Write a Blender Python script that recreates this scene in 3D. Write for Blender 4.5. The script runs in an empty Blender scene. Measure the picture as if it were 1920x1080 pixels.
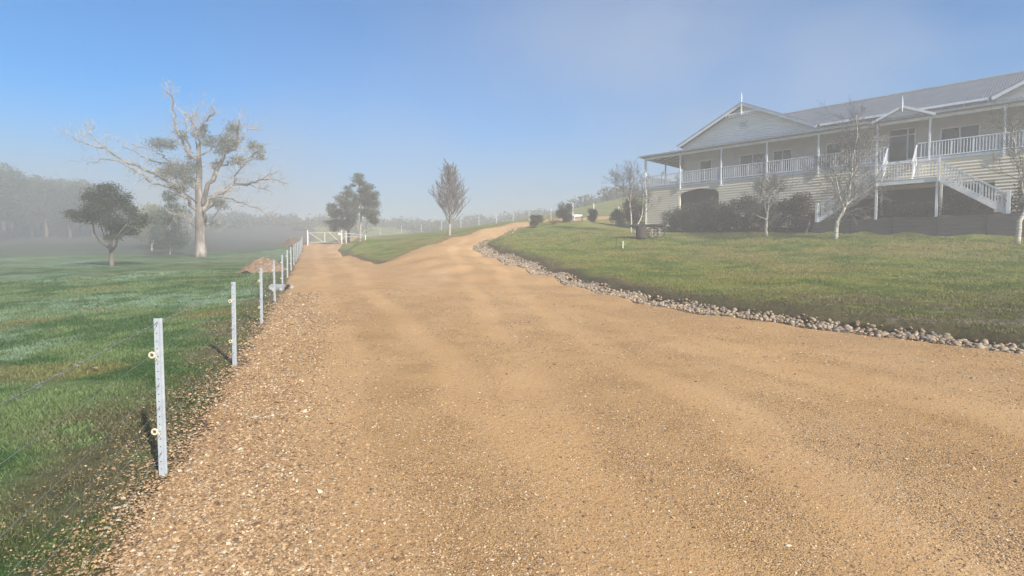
import bpy, math, random
import numpy as np
from mathutils import Vector, Matrix

S = bpy.context.scene
COL = S.collection
R = math.radians

# ------------------------------------------------------------------ camera, sky, sun, exposure
F, HC = 1050.0, 1.6                       # focal length in photo pixels, eye height
PITCH = math.atan(50 / F)
cam_d = bpy.data.cameras.new('camera')
cam_d.sensor_width = 36.0
cam_d.lens = 36.0 * F / 1920
cam_d.clip_start, cam_d.clip_end = 0.05, 3000
cam = bpy.data.objects.new('camera', cam_d)
COL.objects.link(cam)
cam.location = (0, 0, HC)
cam.rotation_euler = (math.pi / 2 - PITCH, 0, 0)
S.camera = cam

SUN_EL = R(29)
SUN_AZ = math.atan2(0.60, -0.80)          # measured from +Y towards +X
SUN_DIR = Vector((math.sin(SUN_AZ) * math.cos(SUN_EL), math.cos(SUN_AZ) * math.cos(SUN_EL), math.sin(SUN_EL)))
world = bpy.data.worlds.new('World')
S.world = world
world.use_nodes = True
wn = world.node_tree
wn.nodes.clear()
sky = wn.nodes.new('ShaderNodeTexSky')
sky.sky_type = 'NISHITA'
sky.sun_disc = False
sky.sun_elevation = SUN_EL
sky.sun_rotation = SUN_AZ
sky.air_density = 1.0
sky.dust_density = 0.0
sky.ozone_density = 5.0
bg = wn.nodes.new('ShaderNodeBackground')
bg.inputs['Strength'].default_value = 0.095
wo = wn.nodes.new('ShaderNodeOutputWorld')
hs = wn.nodes.new('ShaderNodeHueSaturation')
hs.inputs['Saturation'].default_value = 2.6
wn.links.new(sky.outputs[0], hs.inputs['Color'])
# thin drifting veil of mist high in the sky
wtc = wn.nodes.new('ShaderNodeTexCoord')
wmp = wn.nodes.new('ShaderNodeMapping')
wmp.inputs['Scale'].default_value = (1.0, 1.0, 1.9)
wmp.inputs['Rotation'].default_value = (0, R(28), 0)
wns = wn.nodes.new('ShaderNodeTexNoise')
wns.inputs['Scale'].default_value = 1.7
wns.inputs['Detail'].default_value = 4
wns.inputs['Roughness'].default_value = .45
wrp = wn.nodes.new('ShaderNodeMapRange')
wrp.inputs['From Min'].default_value = .40
wrp.inputs['From Max'].default_value = .72
wrp.inputs['To Max'].default_value = .6
wmx = wn.nodes.new('ShaderNodeMix')
wmx.data_type = 'RGBA'
wmx.inputs[7].default_value = (3.6, 4.0, 4.6, 1)
wn.links.new(wtc.outputs['Generated'], wmp.inputs[0])
wn.links.new(wmp.outputs[0], wns.inputs['Vector'])
wn.links.new(wns.outputs[0], wrp.inputs[0])
wsx = wn.nodes.new('ShaderNodeSeparateXYZ')
wn.links.new(wtc.outputs['Generated'], wsx.inputs[0])
wmr = wn.nodes.new('ShaderNodeMapRange')          # the veil is thicker to the east, over the house
wmr.inputs['From Min'].default_value = -.5
wmr.inputs['From Max'].default_value = .6
wmr.inputs['To Min'].default_value = .05
wmr.inputs['To Max'].default_value = 1.25
wn.links.new(wsx.outputs[0], wmr.inputs[0])
wml = wn.nodes.new('ShaderNodeMath')
wml.operation = 'MULTIPLY'
wml.use_clamp = True
# fog-grey haze painted into the low sky colour, with a ragged bank-like top
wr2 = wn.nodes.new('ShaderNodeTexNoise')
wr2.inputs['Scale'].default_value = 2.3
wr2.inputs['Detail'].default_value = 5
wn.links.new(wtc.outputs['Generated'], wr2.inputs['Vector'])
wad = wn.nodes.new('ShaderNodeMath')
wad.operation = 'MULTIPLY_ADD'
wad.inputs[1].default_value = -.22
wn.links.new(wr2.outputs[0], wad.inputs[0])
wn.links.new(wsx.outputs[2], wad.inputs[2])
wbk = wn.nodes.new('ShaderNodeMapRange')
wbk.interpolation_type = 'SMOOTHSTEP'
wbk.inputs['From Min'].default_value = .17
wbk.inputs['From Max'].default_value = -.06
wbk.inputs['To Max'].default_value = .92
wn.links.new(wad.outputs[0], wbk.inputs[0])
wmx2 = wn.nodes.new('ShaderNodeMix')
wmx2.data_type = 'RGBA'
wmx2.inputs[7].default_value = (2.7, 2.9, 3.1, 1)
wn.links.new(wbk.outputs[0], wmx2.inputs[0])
wn.links.new(wrp.outputs[0], wml.inputs[0])
wn.links.new(wmr.outputs[0], wml.inputs[1])
wn.links.new(wml.outputs[0], wmx.inputs[0])
wn.links.new(hs.outputs[0], wmx.inputs[6])
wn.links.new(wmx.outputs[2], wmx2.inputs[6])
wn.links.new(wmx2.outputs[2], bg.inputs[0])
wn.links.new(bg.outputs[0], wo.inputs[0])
sun_d = bpy.data.lights.new('sun', 'SUN')
sun_d.energy = 5.0
sun_d.angle = R(1.0)
sun_d.color = (1.0, 0.93, 0.82)
sun = bpy.data.objects.new('sun', sun_d)
COL.objects.link(sun)
sun.rotation_euler = SUN_DIR.to_track_quat('Z', 'Y').to_euler()
sun.location = SUN_DIR * 60
S.view_settings.view_transform = 'Standard'
S.view_settings.look = 'None'
S.view_settings.gamma = 1.0
S.view_settings.exposure = 0.72
S.render.engine = 'CYCLES'
S.cycles.use_denoising = True
S.cycles.max_bounces = 6
S.cycles.volume_bounces = 2
S.cycles.transparent_max_bounces = 8
S.cycles.sample_clamp_indirect = 6

# ------------------------------------------------------------------ helpers
rng = np.random.default_rng(7)
random.seed(7)


def P(px, py, d):
    """photo pixel + depth along +Y -> point of the place"""
    a, b = (px - 960) / F, (540 - py) / F
    c, s = math.cos(PITCH), math.sin(PITCH)
    v = Vector((a, c + b * s, -s + b * c))
    return Vector((0, 0, HC)) + v * (d / v.y)


def tag(o, label=None, cat=None, group=None, kind=None):
    if label: o['label'] = label
    if cat: o['category'] = cat
    if group: o['group'] = group
    if kind: o['kind'] = kind
    return o


def empty(name, loc, rz=0.0, **k):
    o = bpy.data.objects.new(name, None)
    COL.objects.link(o)
    o.location = loc
    o.rotation_euler = (0, 0, rz)
    o.empty_display_size = 0.2
    return tag(o, **k)


def link(name, me, parent=None, world_verts=False, **k):
    o = bpy.data.objects.new(name, me)
    COL.objects.link(o)
    if parent is not None:
        o.parent = parent
    return tag(o, **k)


class MB:
    def __init__(s):
        s.v, s.f, s.m = [], [], []

    def add(s, vs, fs, mi=0):
        n = len(s.v)
        s.v.extend([tuple(p) for p in vs])
        s.f.extend([tuple(i + n for i in f) for f in fs])
        s.m.extend([mi] * len(fs))

    def box(s, x0, x1, y0, y1, z0, z1, mi=0):
        s.add([(x0, y0, z0), (x1, y0, z0), (x1, y1, z0), (x0, y1, z0), (x0, y0, z1), (x1, y0, z1), (x1, y1, z1), (x0, y1, z1)],
              [(0, 3, 2, 1), (4, 5, 6, 7), (0, 1, 5, 4), (1, 2, 6, 5), (2, 3, 7, 6), (3, 0, 4, 7)], mi)

    def bar(s, a, b, wx, wz, mi=0, up=(0, 0, 1)):
        """rectangular bar from a to b; wx across, wz along 'up'"""
        a, b = Vector(a), Vector(b)
        t = (b - a).normalized()
        r = t.cross(Vector(up))
        if r.length < 1e-4: r = Vector((1, 0, 0))
        r.normalize()
        u = r.cross(t).normalized()
        vs = []
        for p in (a, b):
            for i, j in ((-1, -1), (1, -1), (1, 1), (-1, 1)):
                vs.append(p + r * (i * wx / 2) + u * (j * wz / 2))
        s.add(vs, [(0, 1, 2, 3), (7, 6, 5, 4), (0, 4, 5, 1), (1, 5, 6, 2), (2, 6, 7, 3), (3, 7, 4, 0)], mi)

    def tube(s, pts, rad, n=6, mi=0, cap=True):
        pts = [Vector(p) for p in pts]
        if not hasattr(rad, '__len__'): rad = [rad] * len(pts)
        base = len(s.v)
        prev = None
        for i, p in enumerate(pts):
            t = (pts[min(i + 1, len(pts) - 1)] - pts[max(i - 1, 0)])
            t = t.normalized() if t.length > 1e-9 else Vector((0, 0, 1))
            if prev is None:
                r = t.cross(Vector((0.31, 0.9, 0.3)))
                if r.length < 1e-3: r = t.cross(Vector((1, 0, 0)))
            else:
                r = prev - t * prev.dot(t)
            r.normalize()
            prev = r
            u = t.cross(r)
            for k in range(n):
                a = 2 * math.pi * k / n
                q = p + (r * math.cos(a) + u * math.sin(a)) * rad[i]
                s.v.append((q.x, q.y, q.z))
        for i in range(len(pts) - 1):
            for k in range(n):
                a0 = base + i * n + k
                a1 = base + i * n + (k + 1) % n
                s.f.append((a0, a1, a1 + n, a0 + n))
                s.m.append(mi)
        if cap:
            s.f.append(tuple(base + k for k in range(n))[::-1]); s.m.append(mi)
            e = base + (len(pts) - 1) * n
            s.f.append(tuple(e + k for k in range(n))); s.m.append(mi)

    def mesh(s, name, mats, smooth=False):
        me = bpy.data.meshes.new(name)
        me.from_pydata(s.v, [], s.f)
        if not isinstance(mats, (list, tuple)): mats = [mats]
        for m in mats: me.materials.append(m)
        if len(mats) > 1: me.polygons.foreach_set('material_index', s.m)
        if smooth: me.polygons.foreach_set('use_smooth', [True] * len(s.f))
        me.update()
        return me

    def build(s, name, mats, parent=None, smooth=False, **k):
        return link(name, s.mesh(name, mats, smooth), parent, **k)


def np_mesh(name, V, Fa, mat, smooth=False, col=None):
    """V (n,3), Fa (m,k) -> mesh, quickly; col (n,3) intrinsic colour per vertex"""
    me = bpy.data.meshes.new(name)
    k = Fa.shape[1]
    me.vertices.add(len(V))
    me.vertices.foreach_set('co', np.ascontiguousarray(V, dtype=np.float32).ravel())
    me.loops.add(Fa.size)
    me.loops.foreach_set('vertex_index', np.ascontiguousarray(Fa, dtype=np.int32).ravel())
    me.polygons.add(len(Fa))
    me.polygons.foreach_set('loop_start', np.arange(0, Fa.size, k, dtype=np.int32))
    me.polygons.foreach_set('loop_total', np.full(len(Fa), k, dtype=np.int32))
    if smooth: me.polygons.foreach_set('use_smooth', np.ones(len(Fa), dtype=bool))
    me.materials.append(mat)
    if col is not None:
        a = me.color_attributes.new('tint', 'FLOAT_COLOR', 'POINT')
        c = np.ones((len(V), 4), dtype=np.float32)
        c[:, :3] = col
        a.data.foreach_set('color', c.ravel())
    me.update(calc_edges=True)
    me.validate()
    return me


# ---------------------------------------------------------------- numpy noise
def vnoise(x, y, seed=0):
    xi, yi = np.floor(x).astype(np.int64), np.floor(y).astype(np.int64)
    fx, fy = x - xi, y - yi
    fx, fy = fx * fx * (3 - 2 * fx), fy * fy * (3 - 2 * fy)

    def h(a, b):
        n = (a * 374761393 + b * 668265263 + seed * 974634777) & 0x7fffffff
        n = ((n ^ (n >> 13)) * 1274126177) & 0x7fffffff
        n = n ^ (n >> 16)
        return (n & 0xffff) / 65535.0
    return (h(xi, yi) * (1 - fx) + h(xi + 1, yi) * fx) * (1 - fy) + (h(xi, yi + 1) * (1 - fx) + h(xi + 1, yi + 1) * fx) * fy


def fbm(x, y, sc, seed=0, o=4):
    x, y = np.asarray(x, float) * sc, np.asarray(y, float) * sc
    t, a, n = 0.0, 1.0, 0.0
    for i in range(o):
        t = t + a * vnoise(x + 17.3 * i, y - 9.1 * i, seed + i)
        n += a
        a *= 0.5
        x, y = x * 2.03, y * 2.03
    return t / n


def sstep(a, b, x):
    t = np.clip((x - a) / (b - a), 0, 1)
    return t * t * (3 - 2 * t)


def poly_sd(x, y, poly):
    """signed distance, positive inside"""
    x, y = np.asarray(x, float), np.asarray(y, float)
    d = np.full(x.shape, 1e9)
    ins = np.zeros(x.shape, bool)
    n = len(poly)
    for i in range(n):
        ax, ay = poly[i]
        bx, by = poly[(i + 1) % n]
        ex, ey = bx - ax, by - ay
        t = np.clip(((x - ax) * ex + (y - ay) * ey) / (ex * ex + ey * ey + 1e-12), 0, 1)
        d = np.minimum(d, np.hypot(x - ax - t * ex, y - ay - t * ey))
        if ay != by:
            c = ((ay > y) != (by > y)) & (x < (bx - ax) * (y - ay) / (by - ay) + ax)
            ins ^= c
    return np.where(ins, d, -d)


def line_d(x, y, pts):
    x, y = np.asarray(x, float), np.asarray(y, float)
    d = np.full(x.shape, 1e9)
    for (ax, ay), (bx, by) in zip(pts[:-1], pts[1:]):
        ex, ey = bx - ax, by - ay
        t = np.clip(((x - ax) * ex + (y - ay) * ey) / (ex * ex + ey * ey + 1e-12), 0, 1)
        d = np.minimum(d, np.hypot(x - ax - t * ex, y - ay - t * ey))
    return d


# ---------------------------------------------------------------- lay of the land
def zroad(y):
    return float(np.interp(y, [-40, -10, 0, 4.16, 8, 12.2, 16.4, 20.5, 24.6, 28.7, 32.8, 36.9, 41, 45, 50, 55, 60, 66, 80, 120],
                           [-1.0, -0.4, -0.14, 0, 0.13, 0.27, 0.43, 0.65, 0.92, 1.16, 1.42, 1.61, 1.8, 2.0, 2.33, 2.75, 3.3, 3.45, 3.0, 2.0]))


def xf(y): return -1.17 - 0.3535 * y         # the fence line

CP = []


def cp(x, y, z): CP.append((x, y, z))


def cpp(px, py, d):
    q = P(px, py, d)
    CP.append((q.x, q.y, q.z))
    return (q.x, q.y)


for y in (-30, -12, -4, 0, 3, 6, 9, 12.2, 16.4, 20.5, 24.6, 28.7, 32.8, 36.9, 41, 45, 50, 55, 60, 66, 80):
    z = zroad(y)
    cp(xf(y), y, z)
    cp(xf(y) - 1.2, y, z - 0.05)
    cp(xf(y) + 2.6, y, z + 0.02)
for x, y, z in ((3, -10, -.4), (3, 0, -.14), (3, 5, .04), (5, 2, -.05), (9, -4, -.2), (16, 0, -.1), (14, -12, -.4), (1, 9, .17), (4, 9, .17), (0, 13, .3),
                (-1, 17, .46), (2, 17.5, .46), (-3.5, 21, .67), (-5, 25, .93), (-2.5, 22, .74), (-6.5, 29, 1.17), (-8.9, 31.5, 1.33), (3, 12, .26), (6.0, 9.5, .18),
                (9, 5, .05), (20, -10, -.4), (-8, 27, 1.05), (0, 20.5, .62),
                (-12.5, 44, 2.05), (-14.5, 50, 2.4), (-17, 57, 3.0)):
    cp(x, y, z)
# the paddock
for x, y, z in ((-8, 2, -.25), (-8, 8, -.05), (-14, 4, -.35), (-14, 16, .2), (-24, 8, -.2), (-24, 22, .45), (-40, 10, -.3), (-26, 35, 1.3), (-40, 34, 1.15),
                (-20, 30, 1.15), (-22, 40, 1.6), (-28, 50, 2.0), (-40, 50, 2.0), (-60, 30, .5), (-35, 62, 2.3), (-50, 66, 2.6), (-28, 64, 2.9), (-70, 60, 2.6),
                (-60, 80, 4.2), (-80, 85, 4.4), (-95, 103, 6.3), (-70, 103, 6.2), (-50, 95, 4.8), (-40, 110, 5.2), (-24, 80, 2.9), (-15, 110, 4.0), (-30, 150, 8), (-160, 60, 5), (-120, 0, 0), (-60, -60, -1), (-30, -20, -.9), (0, -60, -1.5), (60, -60, 0),
                (0, 175, 13.5), (-45, 178, 13.0), (-90, 165, 13.5), (-135, 135, 13.5), (35, 150, 16), (70, 130, 17), (110, 130, 17), (0, 260, 14), (120, 260, 17), (-120, 260, 14), (-260, 150, 14),
                (0, 380, 14), (400, 0, 8), (-400, 0, 8), (0, -400, -1)):
    cp(x, y, z)
# the grass wedge between track and drive
cpp(716, 494, 33.2); cpp(712, 478, 37.5); cpp(700, 468, 41.5); cpp(660, 462, 50); cpp(676, 453, 60); cpp(740, 462, 44)
cpp(760, 450, 54); cpp(700, 444, 72); cpp(800, 444, 58); cpp(790, 437, 72); cpp(640, 457, 60); cpp(655, 446, 74)
cpp(713, 441, 96); cpp(753, 438, 93); cpp(790, 435, 90); cpp(898, 423, 80); cpp(962, 415, 76); cpp(992, 413, 74)
cpp(843, 441, 50)
# left edge of the drive, and the bank that holds it above the track
DL = [cpp(750, 480, 34), cpp(775, 469, 36.5), cpp(800, 460, 39), cpp(843, 445, 44.5), cpp(900, 430, 50), cpp(958, 418, 56), cpp(1020, 411, 63), cpp(1080, 408, 69), cpp(1160, 404, 74)]
BANK = [cpp(800, 488, 30.2), cpp(850, 499, 27.2), cpp(900, 516, 24.4)]
cpp(800, 499, 29.2); cpp(842, 512, 26.2); cpp(888, 527, 23.6); cpp(770, 492, 31.5); cpp(764, 481, 32.6)
cpp(850, 478, 33.5); cpp(850, 462, 38); cpp(905, 498, 28.5)
# right edge of the drive and the foreground: lower edge of the rock border
RL = [cpp(885, 470, 38), cpp(910, 482, 34.5), cpp(950, 497, 30.4), cpp(1000, 515, 26.4), cpp(1060, 533, 22.4), cpp(1120, 550, 19.1), cpp(1200, 568, 16.3),
      cpp(1300, 586, 14.0), cpp(1500, 613, 11.35), cpp(1760, 643, 9.45), cpp(1920, 661, 8.6), (11.0, 7.0), (15.0, 5.0), (22.0, 2.5)]
cp(11, 7, .12); cp(15, 5, .06); cp(22, 2.5, 0); cp(12.3, 8.1, .42); cp(16, 6.2, .35); cp(23, 4, .3)
RLU = [cpp(890, 459, 41.5), cpp(930, 446, 46.3), cpp(985, 424, 53), cpp(1040, 415, 59), cpp(1100, 411, 64), cpp(1160, 408, 68)]
RU = [cpp(912, 461, 39.6), cpp(925, 467, 36.4), cpp(960, 477, 33.0), cpp(1005, 492, 28.8), cpp(1065, 513, 24.0), cpp(1125, 532, 20.6), cpp(1200, 549, 17.6),
      cpp(1300, 566, 15.3), cpp(1500, 592, 12.3), cpp(1760, 624, 10.2), cpp(1920, 647, 9.1)]
# the lawn
for q in ((1910, 618, 10.6), (1900, 560, 15), (1900, 500, 23), (1900, 470, 27), (1900, 447, 31), (1600, 580, 13.4), (1600, 560, 15.5), (1600, 500, 24), (1600, 460, 31), (1600, 445, 34.8),
          (1300, 546, 17.5), (1300, 520, 22), (1300, 480, 30), (1300, 455, 38), (1300, 438, 44), (1100, 516, 23.3), (1100, 500, 27), (1100, 470, 34), (1100, 450, 40), (1100, 432, 47),
          (1100, 418, 55), (1000, 484, 31), (1000, 470, 35), (1000, 450, 41), (1000, 432, 48), (930, 459, 39.5), (940, 450, 42.5), (1205, 434, 49.4), (1200, 449, 38.5), (1440, 444, 38),
          (1450, 520, 20)):
    cpp(*q)
for x, y, z in ((13, 53, 4.6), (19, 43, 4.15), (24, 40, 4.15), (30, 34, 4.1), (25, 52, 4.6), (36, 42, 4.4), (20, 62, 5.6), (10, 62, 5.6), (36, 28, 3.6), (36, 14, 1.2), (48, 22, 2.4), (60, 5, 1),
                (8, 76, 7.7), (14, 78, 8.2), (30, 80, 9), (20, 100, 13), (5, 100, 9.6), (-5, 88, 7.4), (50, 60, 7), (80, 40, 6), (50, 100, 14)):
    cp(x, y, z)

CP = np.array(CP)


def _phi(r2): return np.sqrt(r2 + 0.6)


_A = _phi((CP[:, None, 0] - CP[None, :, 0]) ** 2 + (CP[:, None, 1] - CP[None, :, 1]) ** 2)
_n = len(CP)
_M = np.zeros((_n + 3, _n + 3))
_M[:_n, :_n] = _A - np.eye(_n) * 0.02
_M[:_n, _n] = 1; _M[_n, :_n] = 1
_M[:_n, _n + 1] = CP[:, 0]; _M[_n + 1, :_n] = CP[:, 0]
_M[:_n, _n + 2] = CP[:, 1]; _M[_n + 2, :_n] = CP[:, 1]
_W = np.linalg.solve(_M, np.concatenate([CP[:, 2], [0, 0, 0]]))

# house frame
HA = (11.7, 49.4)
HZ = 4.3
q2 = math.sqrt(0.5)


def house_wn(x, y):
    dx, dy = x - HA[0], y - HA[1]
    return (dx - dy) * q2, (dx + dy) * q2


def house_xy(w, n): return HA[0] + (w + n) * q2, HA[1] + (n - w) * q2


LAWN = [(60, 12), (30, 5.5), (16, 6.2), (11.0, 8.3)] + RU[::-1] + [(x + .9, y) for x, y in RLU] + [(30, 80), (80, 60)]
ROAD = [(xf(y) + 0.10, y) for y in (-40, -10, 0, 8, 16, 24, 32, 40, 50, 60, 75, 110)] + [(-33, 112), (-20.2, 75), (-18.6, 62), (-16.8, 54), (-13.9, 45.5), (-11.3, 39.5), (-9.2, 35), (-7.9, 33.1), (-7.4, 33.3)] \
    + DL + RLU[::-1] + RL + [(30, 0), (40, -40)]


def rsd(x, y):
    return poly_sd(x, y, ROAD) + (fbm(x, y, 1.7, 41, 3) - 0.5) * 0.35


def ground(x, y):
    x = np.atleast_1d(np.asarray(x, float)); y = np.atleast_1d(np.asarray(y, float))
    sh = x.shape
    xr, yr = x.ravel(), y.ravel()
    r = np.hypot(xr, yr)
    s = np.minimum(1.0, 400 / np.maximum(r, 1))          # flat continuation past 400 m
    xr, yr = xr * s, yr * s
    z = np.empty(len(xr))
    for i in range(0, len(xr), 40000):
        a, b = xr[i:i + 40000], yr[i:i + 40000]
        z[i:i + 40000] = _phi((a[:, None] - CP[:, 0]) ** 2 + (b[:, None] - CP[:, 1]) ** 2) @ _W[:_n] + _W[_n] + _W[_n + 1] * a + _W[_n + 2] * b
    w, n = house_wn(xr, yr)
    # terrace held by the retaining wall
    m = sstep(-2.98, -2.55, n) * sstep(14.3, 14.7, w) * (1 - sstep(30, 34, n))
    z = np.where((w > 14.3) & (w < 45) & (n < 16), z * (1 - m) + (HZ - 0.15) * m, z)
    z = z + (fbm(xr, yr, .02, 71, 3) - .5) * 4 * sstep(110, 190, r * s)
    z = np.where(z > 14, 14 + 3.6 * np.tanh((z - 14) / 3.6), z)
    z = z + (.15 * sstep(-.05, .28, poly_sd(xr, yr, LAWN)) - .05 * sstep(.5, .1, np.abs(line_d(xr, yr, RU) - .35)) * (poly_sd(xr, yr, LAWN) < 0)) * (yr < 60)
    return z.reshape(sh)


def gz(x, y): return float(ground(x, y)[0])


# ---------------------------------------------------------------- materials
def new_mat(name, rough=0.8, spec=0.3):
    m = bpy.data.materials.new(name)
    m.use_nodes = True
    b = m.node_tree.nodes['Principled BSDF']
    b.inputs['Roughness'].default_value = rough
    b.inputs['Specular IOR Level'].default_value = spec
    return m, m.node_tree, b


def nd(t, kind, **k):
    n = t.nodes.new(kind)
    for a, v in k.items():
        if hasattr(n, a): setattr(n, a, v)
        else: n.inputs[a.replace('_', ' ')].default_value = v
    return n


def ramp(t, src, stops):
    r = t.nodes.new('ShaderNodeValToRGB')
    while len(r.color_ramp.elements) < len(stops): r.color_ramp.elements.new(0.5)
    for e, (p, c) in zip(r.color_ramp.elements, stops):
        e.position = p
        e.color = (*c, 1) if len(c) == 3 else c
    t.links.new(src, r.inputs[0])
    return r


def mix(t, a, b, fac, mode='MIX'):
    n = t.nodes.new('ShaderNodeMix')
    n.data_type = 'RGBA'
    n.blend_type = mode
    for s, v in ((n.inputs[0], fac), (n.inputs[6], a), (n.inputs[7], b)):
        if hasattr(v, 'links'): t.links.new(v, s)
        else: s.default_value = (*v, 1) if isinstance(v, tuple) and len(v) == 3 else v
    return n.outputs[2]


def noisy(name, c0, c1, scale, rough=0.8, bump=0.0, bscale=None, c2=None, spec=0.3, stretch=None, detail=6, bdist=0.02):
    m, t, b = new_mat(name, rough, spec)
    tc = nd(t, 'ShaderNodeTexCoord')
    src = tc.outputs['Object']
    if stretch:
        mp = nd(t, 'ShaderNodeMapping')
        mp.inputs['Scale'].default_value = stretch
        t.links.new(src, mp.inputs[0]); src = mp.outputs[0]
    n = nd(t, 'ShaderNodeTexNoise', Scale=scale, Detail=detail, Roughness=0.6)
    t.links.new(src, n.inputs['Vector'])
    st = [(0.32, c0), (0.68, c1)] if c2 is None else [(0.3, c0), (0.52, c1), (0.72, c2)]
    r = ramp(t, n.outputs[0], st)
    t.links.new(r.outputs[0], b.inputs['Base Color'])
    if bump:
        n2 = nd(t, 'ShaderNodeTexNoise', Scale=bscale or scale * 3, Detail=6)
        t.links.new(src, n2.inputs['Vector'])
        bp = nd(t, 'ShaderNodeBump', Strength=bump, Distance=bdist)
        t.links.new(n2.outputs[0], bp.inputs['Height'])
        t.links.new(bp.outputs[0], b.inputs['Normal'])
    return m


def tint_mat(name, rough=0.85, transl=0.0, fine=None, spec=0.25, bump=None):
    """colour comes from the mesh's own tint, broken up by fine noise"""
    m, t, b = new_mat(name, rough, spec)
    a = nd(t, 'ShaderNodeAttribute', attribute_name='tint')
    c = a.outputs['Color']
    tc = nd(t, 'ShaderNodeTexCoord')
    if fine:
        for sc, lo, hi in fine:
            n = nd(t, 'ShaderNodeTexNoise', Scale=sc, Detail=5, Roughness=0.65)
            t.links.new(tc.outputs['Object'], n.inputs['Vector'])
            r = ramp(t, n.outputs[0], [(0.3, (lo,) * 3), (0.7, (hi,) * 3)])
            c = mix(t, c, r.outputs[0], 1.0, 'MULTIPLY')
    t.links.new(c, b.inputs['Base Color'])
    if bump:
        prev = None
        for sc, dist, st in bump:
            n = nd(t, 'ShaderNodeTexNoise', Scale=sc, Detail=5, Roughness=0.7)
            t.links.new(tc.outputs['Object'], n.inputs['Vector'])
            bp = nd(t, 'ShaderNodeBump', Strength=st, Distance=dist)
            t.links.new(n.outputs[0], bp.inputs['Height'])
            if prev: t.links.new(prev, bp.inputs['Normal'])
            prev = bp.outputs[0]
        t.links.new(prev, b.inputs['Normal'])
    if transl:
        tr = nd(t, 'ShaderNodeBsdfTranslucent')
        t.links.new(c, tr.inputs[0])
        mx = nd(t, 'ShaderNodeMixShader')
        mx.inputs[0].default_value = transl
        t.links.new(b.outputs[0], mx.inputs[1]); t.links.new(tr.outputs[0], mx.inputs[2])
        t.links.new(mx.outputs[0], t.nodes['Material Output'].inputs['Surface'])
    return m


M_turf = tint_mat('turf', 0.95, 0, [(1.1, .8, 1.15), (9, .62, 1.3), (55, .6, 1.35)], 0.1, [(14, .06, .7), (70, .03, .8)])
M_blade = tint_mat('grass_blade', 0.6, 0.25, None, 0.3)
M_leaf = tint_mat('leaf', 0.55, 0.2, None, 0.35)
M_stone = tint_mat('pebble', 0.75, 0, [(40, .75, 1.2)], 0.25)


def gravel_mat():
    m, t, b = new_mat('road_gravel', 0.9, 0.15)
    tc = nd(t, 'ShaderNodeTexCoord')
    ob = tc.outputs['Object']

    def noise(sc, d=6, rg=0.6, vec=ob):
        n = nd(t, 'ShaderNodeTexNoise', Scale=sc, Detail=d, Roughness=rg)
        t.links.new(vec, n.inputs['Vector'])
        return n.outputs[0]
    mp = nd(t, 'ShaderNodeMapping')
    mp.inputs['Rotation'].default_value = (0, 0, R(-19))
    mp.inputs['Scale'].default_value = (1.0, 0.16, 1)
    t.links.new(ob, mp.inputs[0])
    a = ramp(t, noise(0.55, 5, 0.6, mp.outputs[0]), [(0.25, (.47, .285, .125)), (0.5, (.515, .32, .148)), (0.78, (.575, .38, .195))])
    c = mix(t, a.outputs[0], ramp(t, noise(0.35), [(0.35, (.92, .90, .88)), (0.65, (1.06, 1.05, 1.03))]).outputs[0], 1.0, 'MULTIPLY')
    v = nd(t, 'ShaderNodeTexVoronoi', Scale=85.0)
    t.links.new(ob, v.inputs['Vector'])
    sep = nd(t, 'ShaderNodeSeparateColor'); t.links.new(v.outputs['Color'], sep.inputs[0])
    st = ramp(t, sep.outputs[0], [(0.0, (.68, .66, .64)), (0.4, (.98, .98, .98)), (0.8, (1.16, 1.16, 1.14)), (1.0, (1.6, 1.62, 1.65))])
    ta = nd(t, 'ShaderNodeAttribute', attribute_name='tint')
    sub = nd(t, 'ShaderNodeMath', operation='MULTIPLY_ADD')
    t.links.new(ta.outputs['Fac'], sub.inputs[0]); sub.inputs[1].default_value = -.16; t.links.new(noise(1.3, 4, .6), sub.inputs[2])
    coarse = ramp(t, sub.outputs[0], [(0.42, (0.2,) * 3), (0.6, (0.95,) * 3)])
    c = mix(t, c, mix(t, c, (.95, .94, .93), 1.0, 'MULTIPLY'), coarse.outputs[0])
    c = mix(t, c, mix(t, c, (1.13, 1.13, 1.16), 1.0, 'MULTIPLY'), ta.outputs['Fac'])
    c = mix(t, c, mix(t, c, st.outputs[0], 1.0, 'MULTIPLY'), coarse.outputs[0])
    c = mix(t, c, ramp(t, noise(150, 3), [(0.3, (.75,) * 3), (0.7, (1.2,) * 3)]).outputs[0], 1.0, 'MULTIPLY')
    t.links.new(c, b.inputs['Base Color'])
    mul = nd(t, 'ShaderNodeMath', operation='MULTIPLY')
    t.links.new(v.outputs['Distance'], mul.inputs[0]); t.links.new(coarse.outputs[0], mul.inputs[1])
    b1 = nd(t, 'ShaderNodeBump', Strength=0.8, Distance=0.012); b1.invert = True
    t.links.new(mul.outputs[0], b1.inputs['Height'])
    b2 = nd(t, 'ShaderNodeBump', Strength=0.6, Distance=0.03)
    t.links.new(noise(22, 6, .7), b2.inputs['Height']); t.links.new(b1.outputs[0], b2.inputs['Normal'])
    t.links.new(b2.outputs[0], b.inputs['Normal'])
    return m


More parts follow.
